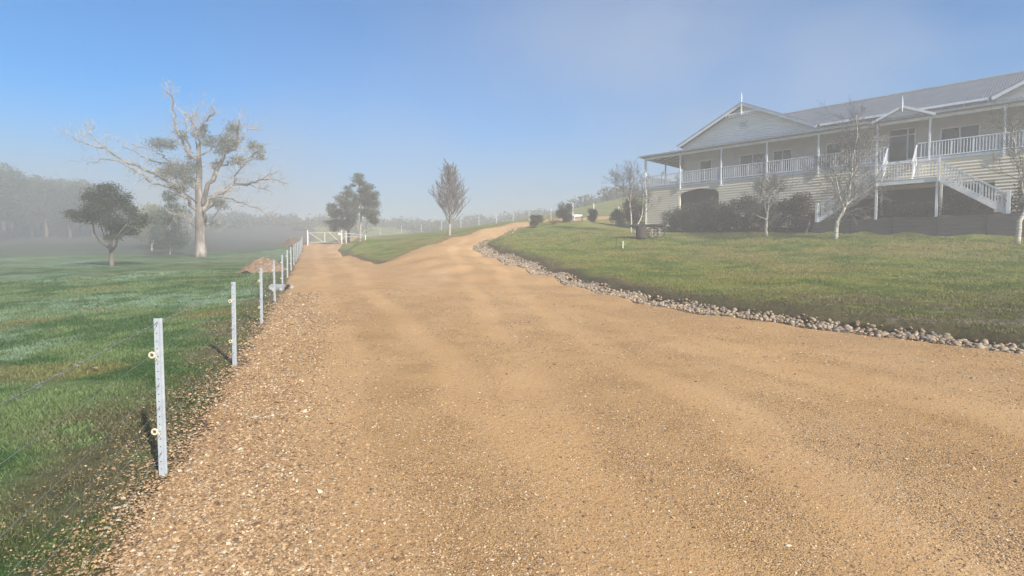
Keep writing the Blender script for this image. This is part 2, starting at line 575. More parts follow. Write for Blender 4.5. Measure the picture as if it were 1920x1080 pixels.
M_gravel = gravel_mat()
M_galv = noisy('galvanised_steel', (.36, .40, .44), (.46, .50, .54), 14, 0.42, 0.04, spec=0.5)
M_hole = noisy('dark_hole', (.02, .02, .02), (.04, .04, .04), 20, 0.9)
M_wire = noisy('fence_wire', (.12, .13, .13), (.3, .3, .3), 40, 0.5)
M_ins = noisy('insulator_plastic', (.62, .55, .38), (.72, .66, .5), 30, 0.5)
M_white = noisy('white_paint', (.66, .68, .70), (.80, .81, .82), 3, 0.55, 0.05)
M_cream = noisy('cream_weatherboard', (.66, .59, .44), (.77, .70, .54), 1.2, 0.6, 0.08, 14, stretch=(.3, 1, 1))
M_pale = noisy('pale_weatherboard', (.74, .74, .68), (.84, .84, .78), 1.2, 0.6, 0.08, 14, stretch=(.3, 1, 1))
M_wall = noisy('pale_grey_wall', (.50, .50, .49), (.60, .60, .58), 1.5, 0.7, 0.05)
M_deck = noisy('deck_boards', (.22, .2, .18), (.34, .32, .29), 4, 0.8)
M_dark = noisy('dark_interior', (.015, .015, .017), (.03, .03, .03), 3, 0.9)  # near-black colour stands in for the shade behind the house openings
M_trim = noisy('grey_gutter', (.22, .24, .26), (.32, .34, .36), 3, 0.5)
M_sleeper = noisy('retaining_sleeper', (.045, .045, .05), (.10, .098, .10), 3, 0.85, 0.3, 20, stretch=(.4, 1, 4))
M_soil = noisy('bare_soil', (.09, .06, .035), (.2, .13, .075), 6, 0.95, 0.5, 30)
M_mound = noisy('mound_soil', (.12, .075, .045), (.27, .175, .105), 7, 0.95, 0.8, 12, c2=(.38, .27, .18), bdist=.06)
M_gum = noisy('gum_bark', (.075, .058, .045), (.21, .175, .15), 1.7, 0.8, 0.7, 9, c2=(.60, .56, .51), stretch=(1, 1, .3))
M_bark = noisy('brown_bark', (.10, .08, .065), (.22, .18, .15), 4, 0.9, 0.4, 15, stretch=(1, 1, .3))
M_palebark = noisy('pale_bark', (.26, .23, .19), (.48, .44, .38), 4, 0.85, 0.4, 15, stretch=(1, 1, .3))
M_twig = noisy('bare_twig', (.13, .118, .105), (.25, .23, .21), 5, 0.85)
M_cart = noisy('cart_iron', (.03, .028, .03), (.085, .07, .065), 8, 0.8, 0.3)
M_conc = noisy('concrete', (.3, .3, .3), (.5, .5, .48), 12, 0.85, 0.2)


def birch_mat():
    m, t, b = new_mat('birch_bark', 0.7, 0.3)
    tc = nd(t, 'ShaderNodeTexCoord')
    mp = nd(t, 'ShaderNodeMapping'); mp.inputs['Scale'].default_value = (1.5, 1.5, 9)
    t.links.new(tc.outputs['Object'], mp.inputs[0])
    n = nd(t, 'ShaderNodeTexNoise', Scale=2.2, Detail=5, Roughness=.7)
    t.links.new(mp.outputs[0], n.inputs['Vector'])
    r = ramp(t, n.outputs[0], [(0.36, (.10, .085, .07)), (0.46, (.44, .40, .32)), (0.62, (.68, .64, .55))])
    t.links.new(r.outputs[0], b.inputs['Base Color'])
    return m


M_birch = birch_mat()


def glass_mat():
    m, t, b = new_mat('window_glass', 0.08, 0.6)
    tc = nd(t, 'ShaderNodeTexCoord')
    n = nd(t, 'ShaderNodeTexNoise', Scale=1.2, Detail=2)
    t.links.new(tc.outputs['Object'], n.inputs['Vector'])
    r = ramp(t, n.outputs[0], [(0.35, (.02, .022, .027)), (0.7, (.07, .075, .085))])
    t.links.new(r.outputs[0], b.inputs['Base Color'])
    return m


M_glass = glass_mat()


def roof_mat(name, axis):
    m, t, b = new_mat(name, 0.5, 0.4)
    tc = nd(t, 'ShaderNodeTexCoord')
    w = nd(t, 'ShaderNodeTexWave', wave_type='BANDS', bands_direction=axis)
    w.inputs['Scale'].default_value = 2.1
    t.links.new(tc.outputs['Object'], w.inputs['Vector'])
    n = nd(t, 'ShaderNodeTexNoise', Scale=1.3, Detail=5)
    t.links.new(tc.outputs['Object'], n.inputs['Vector'])
    r = ramp(t, n.outputs[0], [(0.3, (.10, .115, .135)), (0.7, (.165, .18, .20))])
    t.links.new(r.outputs[0], b.inputs['Base Color'])
    bp = nd(t, 'ShaderNodeBump', Strength=0.8, Distance=0.035)
    t.links.new(w.outputs[1], bp.inputs['Height'])
    t.links.new(bp.outputs[0], b.inputs['Normal'])
    return m


M_roofx = roof_mat('corrugated_roof', 'X')
M_roofy = roof_mat('corrugated_roof_side', 'Y')


# ---------------------------------------------------------------- colours of the turf (its own colours, plus far turf dulled for fog shade)
def lerp3(c, k, m):
    return c * (1 - m[:, None]) + np.array(k)[None, :] * m[:, None]


def turf_colour(x, y, z=None):
    x = np.asarray(x, float).ravel(); y = np.asarray(y, float).ravel()
    n1, n2, n3 = fbm(x, y, .22, 3), fbm(x, y, .9, 11), fbm(x, y, 2.6, 23, 3)
    w = sstep(.4, 2.5, x - xf(y))        # 0 paddock -> 1 lawn side
    c = np.tile(np.array([.145, .208, .076]), (len(x), 1))
    c = lerp3(c, (.062, .125, .034), sstep(.45, .65, n2))
    c = lerp3(c, (.22, .32, .215), sstep(.47, .66, n1) * .75 * sstep(.3, .62, n3))      # dew
    c = lerp3(c, (.20, .18, .065), sstep(.58, .75, fbm(x, y, .5, 77)) * .7)
    fd = (xf(y) - x)                                       # distance left of the fence
    bare = sstep(1.6, 0.2, fd + (n2 - .5) * 2.2) * sstep(-3, 0.0, fd)
    c = lerp3(c, (.15, .115, .062), bare * sstep(.3, .55, n3 + .12) * .75)
    c = lerp3(c, (.12, .15, .03), sstep(.6, .7, n2) * bare * .6)
    l = np.tile(np.array([.225, .240, .055]), (len(x), 1))
    l = lerp3(l, (.135, .180, .034), sstep(.46, .62, n2))
    l = lerp3(l, (.30, .235, .080), sstep(.5, .7, fbm(x, y, .35, 91)) * .6)
    l = lerp3(l, (.33, .27, .13), sstep(.56, .7, fbm(x * .5, y * 2.0, 1.0, 55)) * .35)
    d = line_d(x, y, RU)
    soil = sstep(1.25, .15, d + (n2 - .5) * 1.5)
    wide = sstep(5.5, 1.0, np.hypot((x - 8.0) * .55, (y - 12.2)) + (n2 - .5) * 2) * sstep(.4, .55, n3 + .1)
    soil = np.maximum(soil, wide * .85)
    l = lerp3(l, (.105, .080, .052), soil * .8)
    l = lerp3(l, (.25, .215, .16), sstep(.62, .74, fbm(x * .4, y * 1.9, 1.6, 60)) * wide * .7)
    d2 = line_d(x, y, DL[:5] + [(-7.7, 33.2), (-9.2, 35), (-13.9, 45.5)][::1])
    l = lerp3(l, (.27, .17, .09), sstep(.9, .1, line_d(x, y, DL)) * .7)
    l = lerp3(l, (.12, .085, .05), sstep(.9, .1, line_d(x, y, [(-7.7, 33.2), (-9.2, 35), (-11.3, 39.5), (-16.8, 54)]) + (n2 - .5)) * .8)
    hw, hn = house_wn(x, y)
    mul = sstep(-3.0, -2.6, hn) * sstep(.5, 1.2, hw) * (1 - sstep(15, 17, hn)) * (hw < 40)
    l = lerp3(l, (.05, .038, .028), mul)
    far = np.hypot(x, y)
    c = lerp3(c, (.070, .072, .05), sstep(66, 92, far) * .95)  # far turf darkened and greyed in its colour, for the shade of the fog
    rs = poly_sd(x, y, ROAD)
    lawn_in = poly_sd(x, y, LAWN)
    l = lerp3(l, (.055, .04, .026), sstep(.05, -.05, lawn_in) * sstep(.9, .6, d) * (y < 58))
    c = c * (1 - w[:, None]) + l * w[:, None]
    c = lerp3(c, (.30, .19, .10), sstep(-.18, 0.02, rs))
    return c, np.maximum(soil * w, bare * (1 - w)), mul


# ---------------------------------------------------------------- ground sheets
def polar(cols_f, rows, r0, r1, a0=-50, a1=50):
    front = np.linspace(R(a0), R(a1), cols_f)
    back = np.linspace(R(a1), R(a0 + 360), 90)[1:]
    th = np.concatenate([front, back])
    rr = r0 * (r1 / r0) ** np.linspace(0, 1, rows)
    T, RR = np.meshgrid(th, rr)
    return RR * np.sin(T), RR * np.cos(T), len(th), rows


GX, GY, NC, NR = polar(660, 620, 1.0, 900.0)
GZ = ground(GX, GY)
SD = rsd(GX, GY)
idx = np.arange(NC * NR).reshape(NR, NC)
quads = np.stack([idx[:-1, :-1], idx[:-1, 1:], idx[1:, 1:], idx[1:, :-1]], -1).reshape(-1, 4)
quads = quads[:, ::-1]
# close the wrap-around seam and the middle
rough_g = (fbm(GX, GY, 1.1, 5, 4) - .5) * .10 + (fbm(GX, GY, 6, 8, 2) - .5) * .03
rr_ = np.hypot(GX, GY)
GZt = GZ + rough_g * sstep(.2, -.5, SD) * (rr_ < 120) - .03
V = np.stack([GX.ravel(), GY.ravel(), GZt.ravel()], -1)
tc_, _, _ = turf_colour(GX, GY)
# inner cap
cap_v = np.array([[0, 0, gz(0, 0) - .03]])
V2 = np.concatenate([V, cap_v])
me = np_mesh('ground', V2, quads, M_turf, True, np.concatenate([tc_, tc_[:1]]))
link('ground', me, kind='structure')


def sheet(name, sd_fn_vals, mat, lift, depth, soft, extra=0.0, kind='structure'):
    keep = (sd_fn_vals > -0.45)
    q = quads[keep.ravel()[quads].any(1)]
    used = np.unique(q)
    mp = -np.ones(NC * NR, int); mp[used] = np.arange(len(used))
    zz = GZ.ravel()[used] - .03 + np.clip(sd_fn_vals.ravel()[used] * soft, -depth, lift)
    if not np.isscalar(extra): zz = zz + extra.ravel()[used]
    VV = np.stack([GX.ravel()[used], GY.ravel()[used], zz], -1)
    m_ = np_mesh(name, VV, mp[q], mat, True, np.repeat(TR.ravel()[used][:, None], 3, 1))
    return link(name, m_, kind=kind)


TRK = [[(xf(y) + o, y) for y in (-6, 4, 12, 20, 30, 45, 62)] for o in (1.5, 3.1)] + \
      [[(1.0 + o, -4), (.5 + o, 5), (-.4 + o, 12), (-1.2 + o, 19), (-2.3 + o, 27), (-3.6 + o * .9, 34), (-4.2 + o * .8, 40), (-2.6 + o * .6, 48), (1 + o * .3, 55)] for o in (0, 1.6)] + \
      [[(8, -4 + o), (5.5, 3 + o), (3.2, 9 + o), (.5, 16 + o), (-1.6, 24 + o * .5)] for o in (0, 1.6)]


def track(x, y):
    x, y = np.asarray(x, float), np.asarray(y, float)
    wx = x + (fbm(x, y, .35, 14, 2) - .5) * .9
    t = np.zeros(x.shape)
    for k, p in enumerate(TRK):
        t = np.maximum(t, sstep(.48, .12, line_d(wx, y, p)) * (.9 if k < 4 else .6))
    return t * sstep(.25, .55, fbm(x, y, .5, 15, 3) + .1)


TR = track(GX, GY)
ruts = -TR * .010 + (fbm(GX, GY, .9, 31, 3) - .5) * .013
gravel_road = sheet('road', SD, M_gravel, .045, .12, .35, ruts * sstep(0, .6, SD))
# the middle of the polar sheets, under the viewpoint
mb = MB()
mb.add([(2.2 * math.sin(a), 2.2 * math.cos(a), gz(0, 0) - .07) for a in [2 * math.pi * k / 24 for k in range(24)]], [tuple(range(24))[::-1]])
mb.build('road_under_viewpoint', M_gravel, gravel_road)


# ---------------------------------------------------------------- stones, gravel, grass (numpy scatter)
def stone_proto(sub=1):
    import bmesh
    bm = bmesh.new()
    bmesh.ops.create_icosphere(bm, subdivisions=sub, radius=1.0)
    v = np.array([tuple(q.co) for q in bm.verts]); f = np.array([[q.index for q in p.verts] for p in bm.faces])
    bm.free()
    return v, f


OCT_V = np.array([[1, 0, 0], [0, 1, 0], [-1, 0, 0], [0, -1, 0], [0, 0, 1.0], [.0, .0, -1]])
OCT_F = np.array([[0, 1, 4], [1, 2, 4], [2, 3, 4], [3, 0, 4]])


def scatter_stones(name, x, y, z, size, proto, mat, cols, flat=.6, jit=.25, smooth=False):
    pv, pf = proto
    n, k = len(x), len(pv)
    J = pv[None] * (1 + rng.normal(0, jit, (n, k, 1)))
    J = J * np.stack([size * rng.uniform(.8, 1.35, n), size * rng.uniform(.65, 1.1, n), size * flat * rng.uniform(.7, 1.2, n)], -1)[:, None, :]
    a = rng.uniform(0, 6.283, n); c, s = np.cos(a)[:, None], np.sin(a)[:, None]
    b = rng.normal(0, .3, n)[:, None]
    X, Y, Z = J[..., 0], J[..., 1], J[..., 2]
    Z, X = Z * np.cos(b) - X * np.sin(b), Z * np.sin(b) + X * np.cos(b)
    X, Y = X * c - Y * s, X * s + Y * c
    VV = np.stack([X + x[:, None], Y + y[:, None], Z + z[:, None]], -1).reshape(-1, 3)
    FF = (pf[None] + (np.arange(n) * k)[:, None, None]).reshape(-1, pf.shape[1])
    return np_mesh(name, VV, FF, mat, smooth, np.repeat(cols, k, 0))


def stone_cols(n, kind='gravel'):
    t = rng.uniform(0, 1, n)[:, None]
    if kind == 'gravel':
        c = np.array([.36, .215, .11]) * (1 - t) + np.array([.60, .41, .225]) * t
        w = rng.uniform(0, 1, n) > .9
        c[w] = np.array([.68, .57, .40])
        d = rng.uniform(0, 1, n) > .86
        c[d] = np.array([.23, .14, .08])
    else:
        c = np.array([.22, .155, .095]) * (1 - t) + np.array([.54, .43, .29]) * t
        w = rng.uniform(0, 1, n) > .86
        c[w] = np.array([.24, .22, .20])
        d = rng.uniform(0, 1, n) > .9
        c[d] = np.array([.33, .20, .13])
    return c * rng.uniform(.85, 1.12, (n, 1))


def wedge(n, r0, r1, a0, a1, p=1.0):
    """points in a sector, density falling with distance"""
    u = rng.uniform(0, 1, n)
    r = r0 * (r1 / r0) ** (u ** p)
    a = R(a0) + rng.uniform(0, 1, n) * R(a1 - a0)
    return r * np.sin(a), r * np.cos(a), r


x, y, r = wedge(330000, 2.4, 20, -46, 47, 1.05)
sd = rsd(x, y)
coarse = fbm(x, y, 1.3, 66, 3)
spill = np.exp(-np.maximum(-sd, 0) / .32)
fl = xf(y) - x
verge = sstep(1.5, 0.1, np.abs(fl + .55) - .1) * (y > 0)
keep = (rng.uniform(0, 1, len(x)) < np.where(sd > 0, (sstep(.30, .70, coarse) * .30 + .10) * (1 - .8 * track(x, y)) + verge * .45 + .5 * sstep(7.5, 3.0, r) * (.35 + .65 * sstep(.30, .60, fbm(x, y, .8, 67, 3))) * (1 - .5 * track(x, y)), spill * .8)) & (sd > -1.3)
x, y, r, sd, verge = x[keep], y[keep], r[keep], sd[keep], verge[keep]
surf = ground(x, y) - .03 + np.clip(sd * .35, -.12, .045) + ((fbm(x, y, .9, 31, 3) - .5) * .013 - track(x, y) * .010) * sstep(0, .6, sd)
z = np.maximum(surf, ground(x, y) - .010)
sz = (.0038 + .00060 * r) * rng.uniform(.6, 1.5, len(x)) * (1 + .55 * verge) * np.where(rng.uniform(0, 1, len(x)) > .985, 1.9, 1)
print('gravel', len(x))
link('loose_gravel', scatter_stones('loose_gravel', x, y, z + sz * .12, sz, (OCT_V, OCT_F), M_stone, stone_cols(len(x)), .55), kind='stuff', label='loose tan gravel on the road and along its edge')


def blades(name, x, y, r, hgt, wid, col, **k):
    n = len(x)
    z = ground(x, y) - .03
    a = rng.uniform(0, 6.283, n)
    dx, dy = np.cos(a) * wid, np.sin(a) * wid
    lx, ly = rng.normal(0, .45, n) * hgt, rng.normal(0, .45, n) * hgt
    v0 = np.stack([x - dx, y - dy, z], -1); v1 = np.stack([x + dx, y + dy, z], -1)
    v2 = np.stack([x + lx, y + ly, z + hgt], -1)
    VV = np.stack([v0, v1, v2], 1).reshape(-1, 3)
    FF = np.arange(n * 3).reshape(-1, 3)
    cc = col * rng.uniform(.7, 1.4, (n, 1))
    return link(name, np_mesh(name, VV, FF, M_blade, False, np.repeat(cc, 3, 0)), kind='stuff', **k)


x, y, r = wedge(420000, 2.6, 34, -52, -8, .9)
sd = rsd(x, y); c, bare, _ = turf_colour(x, y)
kp = (sd < -.05) & (rng.uniform(0, 1, len(x)) > bare * .8) & (x < xf(y) - .03)
x, y, r, c = x[kp], y[kp], r[kp], c[kp]
blades('paddock_grass', x, y, r, rng.uniform(.018, .05, len(x)) * (1 + r * .02), .0022 + .00085 * r, c, label='short dewy green grass of the paddock')
x, y, r = wedge(380000, 8.5, 46, -8, 50, .9)
sd = rsd(x, y); c, bare, mul = turf_colour(x, y)
w, n_ = house_wn(x, y)
kp = (sd < -.5) & (rng.uniform(0, 1, len(x)) > bare * .85) & (n_ < -3.1) & (line_d(x, y, RU) > .2) & (mul < .5)
x, y, r, c = x[kp], y[kp], r[kp], c[kp]
blades('lawn_grass', x, y, r, rng.uniform(.02, .05, len(x)) * (1 + r * .012), .002 + .0007 * r, c, label='patchy olive green grass of the house lawn')

# rock border
ICO = stone_proto(1)
ICO2 = stone_proto(2)
nB = 6800
seg = rng.uniform(0, 1, nB)
RLn, RUn = np.array(RL[:11]), np.array(RU)
lens = np.concatenate([[0], np.cumsum(np.hypot(*np.diff((RLn + RUn) / 2, axis=0).T))])
tt = seg * lens[-1]
across = np.clip(rng.beta(1.6, 1.6, nB) * 1.15 - .08, -.08, 1.1)
bx = np.interp(tt, lens, RLn[:, 0]) * (1 - across) + np.interp(tt, lens, RUn[:, 0]) * across
by = np.interp(tt, lens, RLn[:, 1]) * (1 - across) + np.interp(tt, lens, RUn[:, 1]) * across
# the rocks along the upper drive
n2 = 800
LU = np.array([RL[0]] + RLU[:3]); l2 = np.concatenate([[0], np.cumsum(np.hypot(*np.diff(LU, axis=0).T))])
t2 = rng.uniform(0, l2[-1], n2)
ox = rng.uniform(.0, .95, n2)
bx = np.concatenate([bx, np.interp(t2, l2, LU[:, 0]) + ox]); by = np.concatenate([by, np.interp(t2, l2, LU[:, 1]) - ox * .15])
bs = rng.uniform(.022, .058, len(bx)) * np.where(rng.uniform(0, 1, len(bx)) > .94, 1.5, 1)
bz = ground(bx, by) + bs * .08
kk = rng.uniform(0, 1, len(bx)) < np.where(by < 13.5, .50, np.where(by < 20, .75, 1.0)) * (.3 + .7 * sstep(.30, .5, fbm(bx, by, 1.6, 19, 3) + .1))
bx, by, bs, bz = bx[kk], by[kk], bs[kk], bz[kk]
order = np.argsort(-bs / np.hypot(bx, by))
vis = np.abs(bx / by) < .93
order = [i for i in order if vis[i]]
near, rest = order[:300], np.array(order[300:])
bc = stone_cols(len(bx), 'rock')
link('border_rubble', scatter_stones('border_rubble', bx[rest], by[rest], bz[rest], bs[rest], ICO, M_stone, bc[rest], .7, .14), kind='stuff',
     label='pale rounded rubble of the border between drive and lawn')
protos = []
for k in range(24):
    c_ = stone_cols(1, 'rock')
    protos.append(scatter_stones('border_stone', np.zeros(1), np.zeros(1), np.zeros(1), np.array([1.0]), ICO2, M_stone, c_ * .9, .7, .055, False))
for i in near:
    o = bpy.data.objects.new('border_stone', protos[int(rng.integers(24))])
    COL.objects.link(o)
    o.location = (bx[i], by[i], bz[i]); o.scale = (bs[i],) * 3
    o.rotation_euler = (rng.normal(0, .2), rng.normal(0, .2), rng.uniform(0, 6.28))
    tag(o, 'rounded fist sized stone in the rock border between gravel and lawn', 'stone', 'stones of the rock border')


# ---------------------------------------------------------------- wire fence beside the track
def arcs(c, r0, r1, n=14):
    pass


POSTY = [4.16, 8.0, 12.2, 16.4, 20.5, 24.6, 28.7, 32.8, 36.9, 41.0, 45.0, 49.2, 53.4, 57.6]
fdir = Vector((-.3535, 1, 0)).normalized()
fang = math.atan2(fdir.y, fdir.x)
fence = empty('wire_fence', (xf(POSTY[0]), POSTY[0], gz(xf(POSTY[0]), POSTY[0])), label='galvanised steel post and wire fence along the left edge of the road', cat='fence')
f0 = fence.location.copy()


def post_mesh():
    m = MB()
    H = 1.2
    # flanged channel, long face square to the camera
    m.box(-.022, .012, -.003, .003, -.25, H)          # broad face
    m.box(.0122, .0165, .004, .020, -.25, H)
    m.box(.0167, .028, .012, .017, -.25, H)
    m.box(-.0255, -.0222, -.003, .016, -.25, H)
    for k in range(20):
        z = .06 + k * .057
        m.add([(-.006 + .0045 * math.cos(a), -.0034, z + .0045 * math.sin(a)) for a in [math.pi / 4 * j for j in range(8)]], [tuple(range(8))], 1)
    return m.mesh('post', [M_galv, M_hole])


def ring_mesh():
    m = MB()
    for (rr, rad) in ((.020, .0075),):
        pts = [(rr * math.cos(a), 0, rr * math.sin(a)) for a in [2 * math.pi * k / 16 for k in range(17)]]
        m.tube(pts, rad, 8, cap=False)
    m.bar((.022, 0, .0), (.052, -.004, .035), .004, .004)
    m.bar((.022, 0, .0), (.055, -.004, -.05), .004, .004)
    return m.mesh('insulator', M_ins, True)


PM, RM = post_mesh(), ring_mesh()
tops = []
for i, yy in enumerate(POSTY):
    xx = xf(yy)
    zz = gz(xx, yy) - .02
    p = link('post', PM, fence)
    p.location = Vector((xx, yy, zz)) - f0
    p.rotation_euler = (R(random.uniform(-.8, .8)), R(random.uniform(-.6, .8)), R(random.uniform(-6, 6)))
    if i < 5:
        m = MB()
        for h in (1.17, .90, .70, .53, .32, .18):
            m.tube([(-.026, -.006, h - .03), (-.008, -.0075, h - .004), (.004, -.006, h + .012)], .0018, 4)
        q = m.build('wire_tie', M_wire, p)
    tops.append((xx, yy, zz))
    if i < 8:
        for h in (.925, .345):
            q = link('insulator', RM, p)
            q.location = (-.046, -.004, h)
# wires
y0 = -3.5
ends = [(xf(y0), y0, gz(xf(y0), y0))] + tops
for h, rad, off in ((1.17, .0022, 0), (.925, .0013, -.055), (.70, .001, 0), (.53, .001, 0), (.345, .0012, -.055), (.18, .001, 0)):
    m = MB()
    for a, b in zip(ends[:-1], ends[1:]):
        pts = []
        for k in range(7):
            t = k / 6
            sag = .035 * (4 * t * (1 - t)) * (1 if h < 1.1 else .6)
            pts.append((a[0] * (1 - t) + b[0] * t + off - f0.x, a[1] * (1 - t) + b[1] * t - f0.y, a[2] * (1 - t) + b[2] * t + h - sag - f0.z))
        m.tube(pts, rad, 5, cap=False)
        if h > 1.1 and a[1] < 22:
            nb = 40
            for k in range(nb):
                t = (k + .5) / nb
                sag = .035 * 4 * t * (1 - t) * .6
                c = Vector((a[0] * (1 - t) + b[0] * t + off - f0.x, a[1] * (1 - t) + b[1] * t - f0.y, a[2] * (1 - t) + b[2] * t + h - sag - f0.z))
                for q in range(2):
                    d = Vector((random.uniform(-1, 1), random.uniform(-.6, .6), random.uniform(-1, 1))).normalized() * .014
                    m.tube([c - d, c + d], .0016, 4)
    m.build('wire', M_wire, fence)


# ---------------------------------------------------------------- house
house = empty('weatherboard_house', (HA[0], HA[1], HZ), R(-45), label='long cream weatherboard house with grey roof, front verandah and double stairs', cat='house')
WL, WR = 0.0, 34.0
D = 3.7                      # deck level
BH = 0.19


def boards(m, w0, w1, z0, z1, y, cut=None, mi=0):
    """lapped boards facing -y; cut(z0,z1) gives the runs of w that are solid"""
    z = z0
    while z < z1 - 1e-3:
        zt = min(z + BH, z1)
        runs = cut(z, zt) if cut else [(w0, w1, w0, w1)]
        for a0, a1, b0, b1 in runs:          # bottom run, top run
            if a1 - a0 < .02: continue
            m.add([(a0, y - .06, z), (a1, y - .06, z), (b1, y - .004, zt), (b0, y - .004, zt), (a0, y, z), (a1, y, z), (b1, y, zt), (b0, y, zt)],
                  [(0, 1, 2, 3), (0, 4, 5, 1), (0, 3, 7, 4), (1, 5, 6, 2), (4, 7, 6, 5), (3, 2, 6, 7)], mi)
        z = zt


ARC0, ARC1, SPR, CRN = 3.3, 6.65, 2.75, 3.2


def arc_half(z):
    if z <= SPR: return (ARC1 - ARC0) / 2
    if z >= CRN: return 0
    return (ARC1 - ARC0) / 2 * math.sqrt(max(0, 1 - ((z - SPR) / (CRN - SPR)) ** 2))


def arc_cut(z, zt):
    c = (ARC0 + ARC1) / 2
    mid = [(15.6, 23.3)] if z < 1.9 else []
    if z >= CRN: return [(WL, WR, WL, WR)]
    h0, h1 = arc_half(z), arc_half(zt)
    if mid: return [(WL, c - h0, WL, c - h1), (c + h0, 15.6, c + h1, 15.6), (23.3, WR, 23.3, WR)]
    return [(WL, c - h0, WL, c - h1), (c + h0, WR, c + h1, WR)]


m = MB()
boards(m, WL, WR, -.2, D - .14, 0.0, arc_cut)
m.box(WL, ARC0 - .001, .001, .15, -.6, D - .14); m.box(ARC1 + .001, 15.6, .001, .15, -.6, D - .14); m.box(23.3, WR, .001, .15, -.6, D - .14); m.box(15.601, 23.299, .001, .15, 1.9, D - .14); m.box(ARC0, ARC1, .001, .15, CRN + .01, D - .14)
m.box(WL, .15, .152, 13.5, -.6, D - .14); m.box(WR - .15, WR, .152, 13.5, -.6, D - .14); m.box(.151, WR - .151, 13.3, 13.5, -.6, D - .14)
# boards on the end wall
zz = -.2
while zz < D - .2:
    m.add([(-.03, 0, zz), (-.03, 13.5, zz), (-.006, 13.5, zz + BH), (-.006, 0, zz + BH)], [(0, 1, 2, 3)])
    zz += BH
m.build('base_wall', M_cream, house)
m = MB()
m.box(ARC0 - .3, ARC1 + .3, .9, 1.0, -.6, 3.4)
m.build('garage_dark_panel', M_dark, house)
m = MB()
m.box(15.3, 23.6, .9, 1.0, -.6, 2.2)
m.build('underfloor_dark_panel', M_dark, house)
m = MB()     # slope infill round the arch head, in the plane behind the boards
m = MB()
m.box(-.05, WR + .05, -.04, 2.4, D - .13, D)
m.box(-.05, 2.3, 2.401, 13.5, D - .13, D)
m.build('verandah_deck', M_deck, house)
m = MB()
m.box(-.06, WR + .06, -.075, -.042, D - .15, D + .012)
m.build('deck_fascia', M_white, house)

# upper walls
m = MB()
m.box(2.3, 33.6, 2.4, 2.55, D, 7.35)
m.box(2.3, 2.45, 2.551, 13.3, D, 7.35)
m.box(33.45, 33.6, 2.551, 13.3, D, 7.35)
m.box(2.451, 33.449, 13.15, 13.3, D, 7.35)
m.build('upper_wall', M_wall, house)
m = MB()
for w in np.arange(13.4, 23.1, 1.15):
    m.box(w, w + .09, 2.12, 2.398, 6.98, 7.2)
m.box(12.9, 23.1, 2.345, 2.397, 7.0, 7.33)
m.build('eave_brackets', M_white, house)

# roofs
EZ, AZ = 7.3, 9.95


def slab(m, pts, th=.06, mi=0):
    a = [Vector(p) for p in pts]
    nrm = (a[1] - a[0]).cross(a[2] - a[0]).normalized()
    if nrm.z < 0: nrm = -nrm; a = a[::-1]
    b = [p - Vector((0, 0, th)) for p in a]
    n = len(a)
    m.add(a + b, [tuple(range(n)), tuple(range(n, 2 * n))[::-1]] + [(i, i + n, (i + 1) % n + n, (i + 1) % n) for i in range(n)], mi)


m = MB()
slab(m, [(13.15, 1.9, EZ), (22.85, 1.9, EZ), (28.4, 8, AZ), (7.55, 8, AZ)])
slab(m, [(7.55, 8.01, AZ), (28.4, 8.01, AZ), (33.9, 14.1, EZ), (2.0, 14.1, EZ)])
roof = m.build('main_roof', M_roofx, house)
for cx in (7.55, 28.4):
    m = MB()
    slab(m, [(cx - 5.55, 1.85, EZ - .012), (cx, 1.85, AZ + .012), (cx, 14.0, AZ + .012), (cx - 5.55, 14.0, EZ - .012)] if cx < 10 else
         [(cx - 5.55, 1.85, EZ - .012), (cx, 1.85, AZ + .012), (cx, 8.1, AZ + .012)])
    slab(m, [(cx + 5.55, 1.85, EZ - .012), (cx, 1.85, AZ + .012), (cx, 14.0, AZ + .012), (cx + 5.55, 14.0, EZ - .012)] if cx > 10 else
         [(cx + 5.55, 1.85, EZ - .012), (cx, 1.85, AZ + .012), (cx, 8.1, AZ + .012)])
    m.build('gable_roof', M_roofy, house)
m = MB()
m.tube([(7.5, 8, AZ + .02), (28.5, 8, AZ + .02)], .09, 8)
m.tube([(7.55, 1.85, AZ + .03), (7.55, 8, AZ + .03)], .07, 8)
m.build('ridge_cap', M_trim, roof)
m = MB()
m.box(13.3, 22.7, 1.80, 1.898, EZ - .16, EZ - .01)
m.build('roof_gutter', M_white, house)

